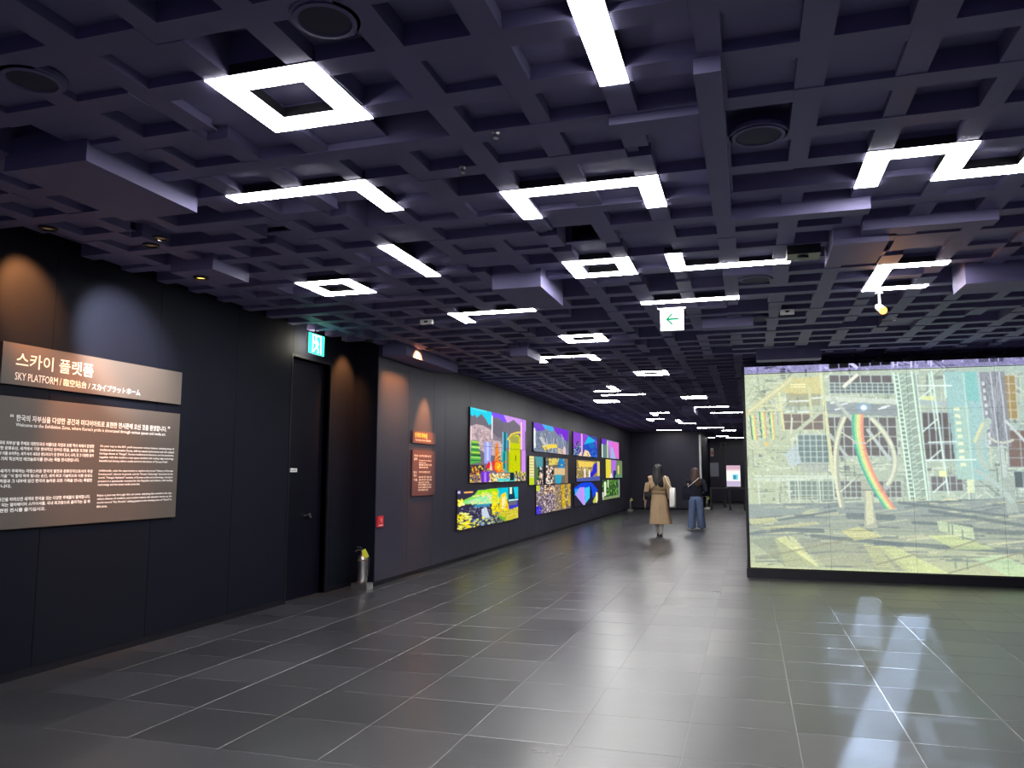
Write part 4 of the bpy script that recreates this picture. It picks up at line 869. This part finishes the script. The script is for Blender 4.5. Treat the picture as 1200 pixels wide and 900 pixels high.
# ------------------------------------------------------------------ ceiling projector throwing a picture on the floor
pj = tag(empty('projector', (.45, 6.25, CZ)), 'black ceiling projector throwing a pale blue picture on the floor', 'projector')
MB().box(-.12, .12, -.10, .10, -.07, .0).build('body', M_BLACKP, pj); MB().lathe([(.04, -.07), (.04, -.085), (.034, -.086), (.003, -.08)], 18).build('lens', M_BLACKM, pj, True); MB().lathe([(.02, -.012), (.02, .08)], 10).build('mount', M_BLACKM, pj)
def projector_light():
    PH = CZ-.10; l = bpy.data.lights.new('projector_light', 'SPOT'); l.energy = 1.0; l.spot_size = math.radians(140); l.spot_blend = 0; l.shadow_soft_size = .01
    o = bpy.data.objects.new('projector_light', l); C.objects.link(o); o.location = (.45, 6.25, PH)
    l.use_nodes = True; nt = l.node_tree; N = nt.nodes.new; K = nt.links.new
    em = nt.nodes['Emission']; tc = N('ShaderNodeTexCoord'); sp = N('ShaderNodeSeparateXYZ'); K(tc.outputs['Normal'], sp.inputs[0])
    def mth(op, a, b=None, c=None):
        n = N('ShaderNodeMath'); n.operation = op
        for i, v in enumerate((a, b, c)):
            if v is None: continue
            if isinstance(v, (int, float)): n.inputs[i].default_value = v
            else: K(v, n.inputs[i])
        return n.outputs[0]
    az = mth('ABSOLUTE', sp.outputs[2])
    x = mth('ADD', mth('MULTIPLY', mth('DIVIDE', sp.outputs[0], az), PH), .45); y = mth('ADD', mth('MULTIPLY', mth('DIVIDE', sp.outputs[1], az), PH), 6.25)
    cosf = mth('POWER', az, -3.0)
    def smooth(v, a, b):
        n = N('ShaderNodeMapRange'); n.interpolation_type = 'SMOOTHSTEP'; n.inputs[1].default_value = a; n.inputs[2].default_value = b; K(v, n.inputs[0]); return n.outputs[0]
    def band(v, c, hw, soft):
        d = mth('ABSOLUTE', mth('SUBTRACT', v, c)) if isinstance(c, (int, float)) else mth('ABSOLUTE', mth('SUBTRACT', v, c))
        return smooth(d, hw+soft, max(hw-soft, 0)) if True else None
    def mul(*a):
        r = a[0]
        for q in a[1:]: r = mth('MULTIPLY', r, q)
        return r
    # main shaft: centre line from (.50,4.4) to (1.62,9.2)
    t = mth('DIVIDE', mth('SUBTRACT', y, 4.4), 4.8); cx = mth('ADD', mth('MULTIPLY', t, 1.10), .50); hw = mth('ADD', mth('MULTIPLY', t, .02), .12)
    dx = mth('ABSOLUTE', mth('SUBTRACT', x, cx))
    shaft = mul(smooth(mth('SUBTRACT', dx, hw), .03, -.03), smooth(y, 2.6, 6.4), smooth(y, 9.5, 9.1))
    # second, shorter block
    blk = mul(band(x, mth('ADD', mth('MULTIPLY', mth('SUBTRACT', y, 8.2), .14), 1.02), .12, .03), band(y, 9.0, 1.5, .08))
    # faint quadrilateral field with dark openings
    fld = mul(smooth(mth('SUBTRACT', x, mth('ADD', mth('MULTIPLY', t, .25), .38)), -.03, .08), smooth(mth('SUBTRACT', x, mth('ADD', mth('MULTIPLY', t, .62), 1.12)), .03, -.05), smooth(y, 4.0, 5.4), smooth(y, 9.6, 9.0))
    br = N('ShaderNodeTexBrick'); br.inputs['Scale'].default_value = 1.0; br.inputs['Brick Width'].default_value = .34; br.inputs['Row Height'].default_value = .78; br.inputs['Mortar Size'].default_value = .05; br.inputs['Mortar Smooth'].default_value = .2
    br.inputs['Color1'].default_value = (.15, .15, .15, 1); br.inputs['Color2'].default_value = (.75, .75, .75, 1); br.inputs['Mortar'].default_value = (1, 1, 1, 1)
    cv_ = N('ShaderNodeCombineXYZ'); K(mth('SUBTRACT', x, mth('MULTIPLY', t, .5)), cv_.inputs[0]); K(y, cv_.inputs[1]); K(cv_.outputs[0], br.inputs['Vector'])
    nz = N('ShaderNodeTexNoise'); nz.inputs['Scale'].default_value = 3.0; cn = N('ShaderNodeCombineXYZ'); K(mth('MULTIPLY', x, .5), cn.inputs[0]); K(mth('MULTIPLY', y, 3.), cn.inputs[1]); K(cn.outputs[0], nz.inputs['Vector'])
    bw = N('ShaderNodeRGBToBW'); K(br.outputs['Color'], bw.inputs[0])
    field = mul(fld, bw.outputs[0], .42)
    tot = mth('MULTIPLY', mth('ADD', mth('ADD', shaft, mth('MULTIPLY', blk, .7)), field), mth('ADD', mth('MULTIPLY', nz.outputs['Fac'], .8), .55))
    K(mul(tot, cosf, PROJ), em.inputs['Strength']); em.inputs['Color'].default_value = (.58, .76, 1, 1)
PROJ = 4000.0
projector_light()

# ------------------------------------------------------------------ people
def skin_mesh(name, verts, edges, sub=2):
    me = bpy.data.meshes.new(name); me.from_pydata([v[:3] for v in verts], edges, [])
    o = bpy.data.objects.new(name, me); C.objects.link(o)
    md = o.modifiers.new('skin', 'SKIN'); md.use_smooth_shade = True; md.branch_smoothing = .3
    for i, v in enumerate(verts):
        r = v[3] if hasattr(v[3], '__len__') else (v[3], v[3]); me.skin_vertices[0].data[i].radius = r; me.skin_vertices[0].data[i].use_root = (i == 0)
    sd = o.modifiers.new('sub', 'SUBSURF'); sd.levels = sub; sd.render_levels = sub
    dg = bpy.context.evaluated_depsgraph_get(); out = bpy.data.meshes.new_from_object(o.evaluated_get(dg), depsgraph=dg)
    bpy.data.objects.remove(o); bpy.data.meshes.remove(me)
    out.polygons.foreach_set('use_smooth', [True]*len(out.polygons)); return out
M_SKIN = mat('skin', (.62, .40, .30), .5, noise=.05)
def body(hipz, lfoot, rfoot, lhand, rhand, lelb, relb, H=1.6):
    """skeleton of a standing figure facing +Y; x to the right; feet and hands given"""
    V = []; E = []
    def add(x, y, z, r, parent=None):
        V.append((x, y, z, r)); i = len(V)-1
        if parent is not None: E.append((parent, i))
        return i
    pel = add(0, 0, hipz, (.13, .10)); wa_ = add(0, .005, hipz+.18, (.115, .09), pel); ch = add(0, .01, hipz+.36, (.13, .10), wa_); nb_ = add(0, 0, hipz+.50, (.055, .055), ch)
    nk = add(0, .01, hipz+.56, (.045, .045), nb_); hd = add(0, .02, hipz+.64, (.068, .08), nk); add(0, .015, hipz+.75, (.06, .07), hd)
    nose = add(0, .105, hipz+.645, (.012, .012), hd)
    for sx, hand, elb in ((-1, lhand, lelb), (1, rhand, relb)):
        sh = add(sx*.145, 0, hipz+.43, .040, ch); el = add(*elb, .034, sh); wr = add(*hand, .026, el)
        d = (Vector(hand)-Vector(elb)).normalized(); h = Vector(hand); s_ = Vector((0, 1, 0)); 
        pm = add(*(h+d*.05), (.030, .018), wr)
        for k, ln_ in enumerate((.055, .065, .06, .045)):
            o_ = s_*(.024-.016*k); a = add(*(h+d*.095+o_), .0085, pm); add(*(h+d*(.095+ln_)+o_+Vector((-sx*.014, 0, 0))), .007, a)
        tb_ = add(*(h+d*.055+s_*.035), .010, pm); add(*(h+d*.10+s_*.045), .008, tb_)
    for sx, foot in ((-1, lfoot), (1, rfoot)):
        hp = add(sx*.085, 0, hipz-.06, .085, pel); f = Vector(foot); kn_ = add(sx*.085*.6+f.x*.4, f.y*.45+.035, hipz*.52, .058, hp); ak = add(f.x, f.y-.01, .09, .036, kn_)
        add(f.x, f.y+.12, .03, (.034, .026), ak)
    return skin_mesh('body', V, E)
def ell(cx, cy, z, rx, ry, n=28, wob=0, ph=0, k=6):
    return [(cx+rx*(1+wob*math.sin(k*a+ph))*math.cos(a), cy+ry*(1+wob*math.sin(k*a+ph))*math.sin(a), z) for a in [2*PI*i/n for i in range(n)]]
def hair(parent, hz, prof, m):
    h = MB(); h.rings([ell(cx, cy, z, rx, ry, 24, w, z*9, 7) for z, cx, cy, rx, ry, w in prof]); return h.build('hair', m, parent, True)
def shoe(parent, x, y, m, sole, rz=0):
    R_ = []
    for yy, rx, h in ((-.08, .028, .05), (-.06, .036, .075), (0, .038, .07), (.07, .042, .05), (.13, .038, .038), (.165, .02, .025)):
        R_.append([(x+rx*math.cos(a), y+yy, max(.012, .012+h*max(0, math.sin(a)))) for a in [2*PI*i/14 for i in range(14)]])
    s_ = MB().rings(R_).build('shoe', m, parent, True)
    q = MB(); q.poly([(x-.038, y-.08), (x+.038, y-.08), (x+.044, y+.08), (x+.02, y+.17), (-.02+x, y+.17), (x-.044, y+.08)], 0, .016, lambda u, v, d: (u, v, d)); q.build('sole', sole, s_)
def face(parent, hz):
    m1 = mat('eye_dark', (.02, .015, .012), .3, noise=.1); m2 = mat('lips', (.5, .18, .17), .5, noise=.05)
    for sx in (-1, 1):
        MB().lathe([(.001, -.008), (.009, -.004), (.011, 0), (.009, .004), (.001, .008)], 10, c=(sx*.03, .093, hz+.655)).build('eye', m1, parent, True)
        MB().lathe([(.001, -.03), (.014, -.018), (.016, .008), (.001, .028)], 10, c=(sx*.078, .02, hz+.645)).build('ear', M_SKIN, parent, True)
    MB().lathe([(.001, -.006), (.018, 0), (.001, .006)], 10, c=(0, .088, hz+.595)).build('mouth', m2, parent, True)

# woman in the trench coat
M_COAT = mat('tan_trench_cloth', (.46, .32, .19), .8, noise=.12, nscale=9, bump=.25, bscale=30); M_COATD = mat('tan_trench_seam', (.26, .17, .10), .8, noise=.1)
M_BLACKHAIR = mat('black_hair', (.012, .010, .012), .45, noise=.2, nscale=20); M_BROWNHAIR = mat('brown_hair', (.075, .040, .028), .5, noise=.25, nscale=20)
M_SOCK = mat('white_sock', (.78, .76, .73), .8, noise=.04); M_SHOEB = mat('black_shoe', (.014, .013, .014), .4, noise=.1); M_SOLE = mat('white_sole', (.7, .7, .7), .6, noise=.05)
p1 = tag(empty('person', (-2.07, 18.85, 0), .06), 'person in a long tan trench coat with long black hair, walking away', 'person')
hz = .90
place('body', body(hz, (-.02, .20, 0), (.05, -.04, 0), (-.30, .03, .80), (.27, .06, .86), (-.255, -.02, 1.08), (.245, -.03, 1.10)), M_SKIN, p1)
coat = MB(); coat.rings([ell(.045, .0, .30, .262, .20, 32, .05, .3, 7), ell(.035, 0, .50, .235, .18, 32, .045, .3, 7), ell(.02, 0, .72, .205, .155, 32, .03, .2, 7), ell(.005, 0, .93, .178, .135, 32, .012), ell(0, 0, 1.02, .165, .125, 32), ell(0, 0, 1.14, .175, .13, 32), ell(0, 0, 1.27, .19, .13, 32), ell(0, -.005, 1.36, .19, .11, 32), ell(0, -.005, 1.405, .12, .085, 32), ell(0, 0, 1.43, .075, .07, 32)])
coat = coat.build('coat', M_COAT, p1, True)
for a, b, c, sh in (((-.18, 0, 1.355), (-.262, -.02, 1.09), (-.298, .025, .845), -1), ((.18, 0, 1.355), (.252, -.03, 1.10), (.27, .055, .89), 1)):
    MB().tube([Vector(a)+Vector((-sh*.05, 0, .02)), a, (Vector(a)+Vector(b))/2+Vector((sh*.012, 0, .01)), b, (Vector(b)+Vector(c))/2, c], [.06, .075, .068, .062, .056, .052], 14).build('sleeve', M_COAT, coat, True)
MB().rings([ell(.004, 0, .985, .176, .136, 32), ell(.003, 0, 1.005, .179, .139, 32), ell(.002, 0, 1.025, .176, .136, 32)]).build('belt', M_COATD, coat, True)
cape = MB(); cape.rings([[(x_, y_-.012, z_) for x_, y_, z_ in ell(0, 0, zz, r1, r2, 28)] for zz, r1, r2 in ((1.10, .180, .138), (1.115, .186, .144), (1.25, .196, .142), (1.37, .185, .112))], cap=False); cape.build('storm_flap', M_COAT, coat, True)
MB().rings([ell(0, .005, 1.395, .095, .085, 24), ell(0, .0, 1.44, .088, .082, 24), ell(0, 0, 1.465, .075, .07, 24)], cap=False).build('collar', M_COAT, coat, True)
MB().box(.03, .036, -.185, -.165, .32, .72).build('back_vent', M_COATD, coat)
hair(p1, hz, [(1.12, .03, -.125, .03, .012, 0), (1.16, .03, -.125, .095, .028, .14), (1.24, .015, -.115, .125, .045, .10), (1.34, 0, -.085, .132, .065, .08), (1.42, 0, -.055, .124, .085, .05), (1.50, 0, -.015, .114, .10, .02), (1.58, 0, -.002, .112, .108, 0), (1.64, 0, 0, .100, .10, 0), (1.685, 0, 0, .066, .07, 0), (1.705, 0, 0, .012, .014, 0)], M_BLACKHAIR)
face(p1, hz)
for x, y in ((-.02, .20), (.05, -.04)):
    MB().tube([(x, y-.01, .05), (x*.8+(.01 if x > 0 else -.01), y*.85, .15), (x*.4+(.051 if x > 0 else -.051), y*.45+.035, .46)], [.046, .050, .068], 14).build('sock', M_SOCK, p1, True); shoe(p1, x, y-.02, M_SHOEB, M_SHOEB)
def bag(name, label, loc, w, h, d, m, strap, ms, rz=0, flap=True):
    root = tag(empty(name, loc, rz), label, 'bag')
    b = MB(); b.rings([[(sx*w/2*q, sy*d/2*q2, z) for sx, sy in ((-1, -.6), (-.8, -1), (.8, -1), (1, -.6), (1, .6), (.8, 1), (-.8, 1), (-1, .6))] for z, q, q2 in ((0, .88, .7), (h*.06, .98, 1), (h*.6, 1, .95), (h*.95, .96, .55), (h, .94, .35))]); b.build('bag_body', m, root, True)
    if flap: MB().box(-w*.47, w*.47, -d*.54, -d*.4, h*.45, h*.93).build('flap', m, root)
    s_ = MB(); s_.tube(strap, .009, 8); s_.build('strap', ms, root, True)
    return root
bag('shoulder_bag', 'small black bag slung across the tan trench coat', (-2.07-.235, 18.85-.05, .86), .17, .20, .08, M_SHOEB, [(.04, .0, .19), (.12, -.11, .27), (.23, -.125, .36), (.31, -.11, .45), (.36, -.04, .545), (.36, .05, .55)], M_SHOEB)
bag('tote_bag', 'white cloth tote hanging from the shoulder of the trench coat', (-2.07+.335, 18.85-.01, .68), .13, .46, .30, M_SOCK, [(-.02, -.08, .45), (-.11, -.10, .60), (-.16, -.05, .735), (-.16, .05, .735), (-.11, .10, .60), (-.02, .08, .45)], M_SOCK, flap=False)

# woman in wide jeans
M_NAVY = mat('navy_knit', (.013, .016, .035), .85, noise=.2, nscale=12); M_JEAN = mat('blue_denim', (.17, .24, .42), .8, noise=.22, nscale=8, bump=.2, bscale=35)
p2 = tag(empty('person', (-1.37, 21.4, 0), .05), 'person in wide blue jeans and navy top with brown hair, walking away', 'person')
hz = .84
place('body', body(hz, (-.10, .10, 0), (.12, .22, 0), (-.22, .12, .88), (.20, .17, .90), (-.25, -.02, 1.03), (.25, -.02, 1.03)), M_SKIN, p2)
top = MB(); top.rings([ell(0, 0, .86, .165, .12), ell(0, 0, .90, .175, .13), ell(0, 0, 1.02, .168, .12), ell(0, 0, 1.18, .185, .128), ell(0, 0, 1.30, .178, .105), ell(0, 0, 1.35, .11, .08), ell(0, 0, 1.375, .07, .065)]); top = top.build('sweater', M_NAVY, p2, True)
for s_ in (-1, 1):
    MB().tube([(s_*.13, 0, 1.30), (s_*.185, 0, 1.27), (s_*.235, -.015, 1.14), (s_*.255, -.02, 1.03), (s_*.235, .06, .96), (s_*.205, .14, .91)], [.055, .07, .065, .06, .052, .045], 14).build('sleeve', M_NAVY, top, True)
def leg(parent, hipx, foot):
    fx, fy = foot; R_ = []
    for t_, rx, ry in ((0, .105, .125), (.12, .112, .13), (.3, .105, .115), (.5, .10, .105), (.75, .105, .11), (.95, .115, .125), (1, .115, .125)):
        z = .86-t_*.82; R_.append([(x_, y_, z) for x_, y_, _ in ell(hipx+(fx-hipx)*t_, fy*t_*t_*.95, 0, rx*.95, ry, 22, .03*t_, t_*3, 5)])
    return R_
jn = MB(); jn.rings(leg(None, -.075, (-.12, .10))); jn.rings(leg(None, .075, (.14, .22))); jn.rings([ell(0, 0, .80, .172, .135), ell(0, 0, .87, .165, .125), ell(0, 0, .905, .155, .115)]); jn = jn.build('jeans', M_JEAN, p2, True)
for sx in (-1, 1): MB().box(sx*.08-.05, sx*.08+.05, -.139, -.128, .70, .80).build('back_pocket', mat('denim_pocket', (.13, .19, .35), .8, noise=.2), jn)
hair(p2, hz, [(1.13, .06, -.12, .03, .012, 0), (1.17, .05, -.115, .10, .03, .14), (1.27, .02, -.10, .135, .055, .1), (1.36, 0, -.065, .13, .08, .07), (1.43, 0, -.03, .12, .095, .03), (1.50, 0, -.005, .112, .105, .02), (1.555, 0, 0, .102, .10, 0), (1.605, 0, 0, .07, .075, 0), (1.635, 0, 0, .012, .014, 0)], M_BROWNHAIR)
face(p2, hz)
for x, y in ((-.12, .09), (.14, .21)): shoe(p2, x, y, M_NAVY, M_SOLE)
bag('shoulder_bag', 'navy slouchy bag with a white strap beside the blue jeans', (-1.37-.235, 21.4-.03, .78), .22, .34, .14, M_NAVY, [(.04, -.03, .33), (.15, -.13, .42), (.25, -.135, .50), (.33, -.11, .57), (.37, -.02, .60)], M_SOCK)
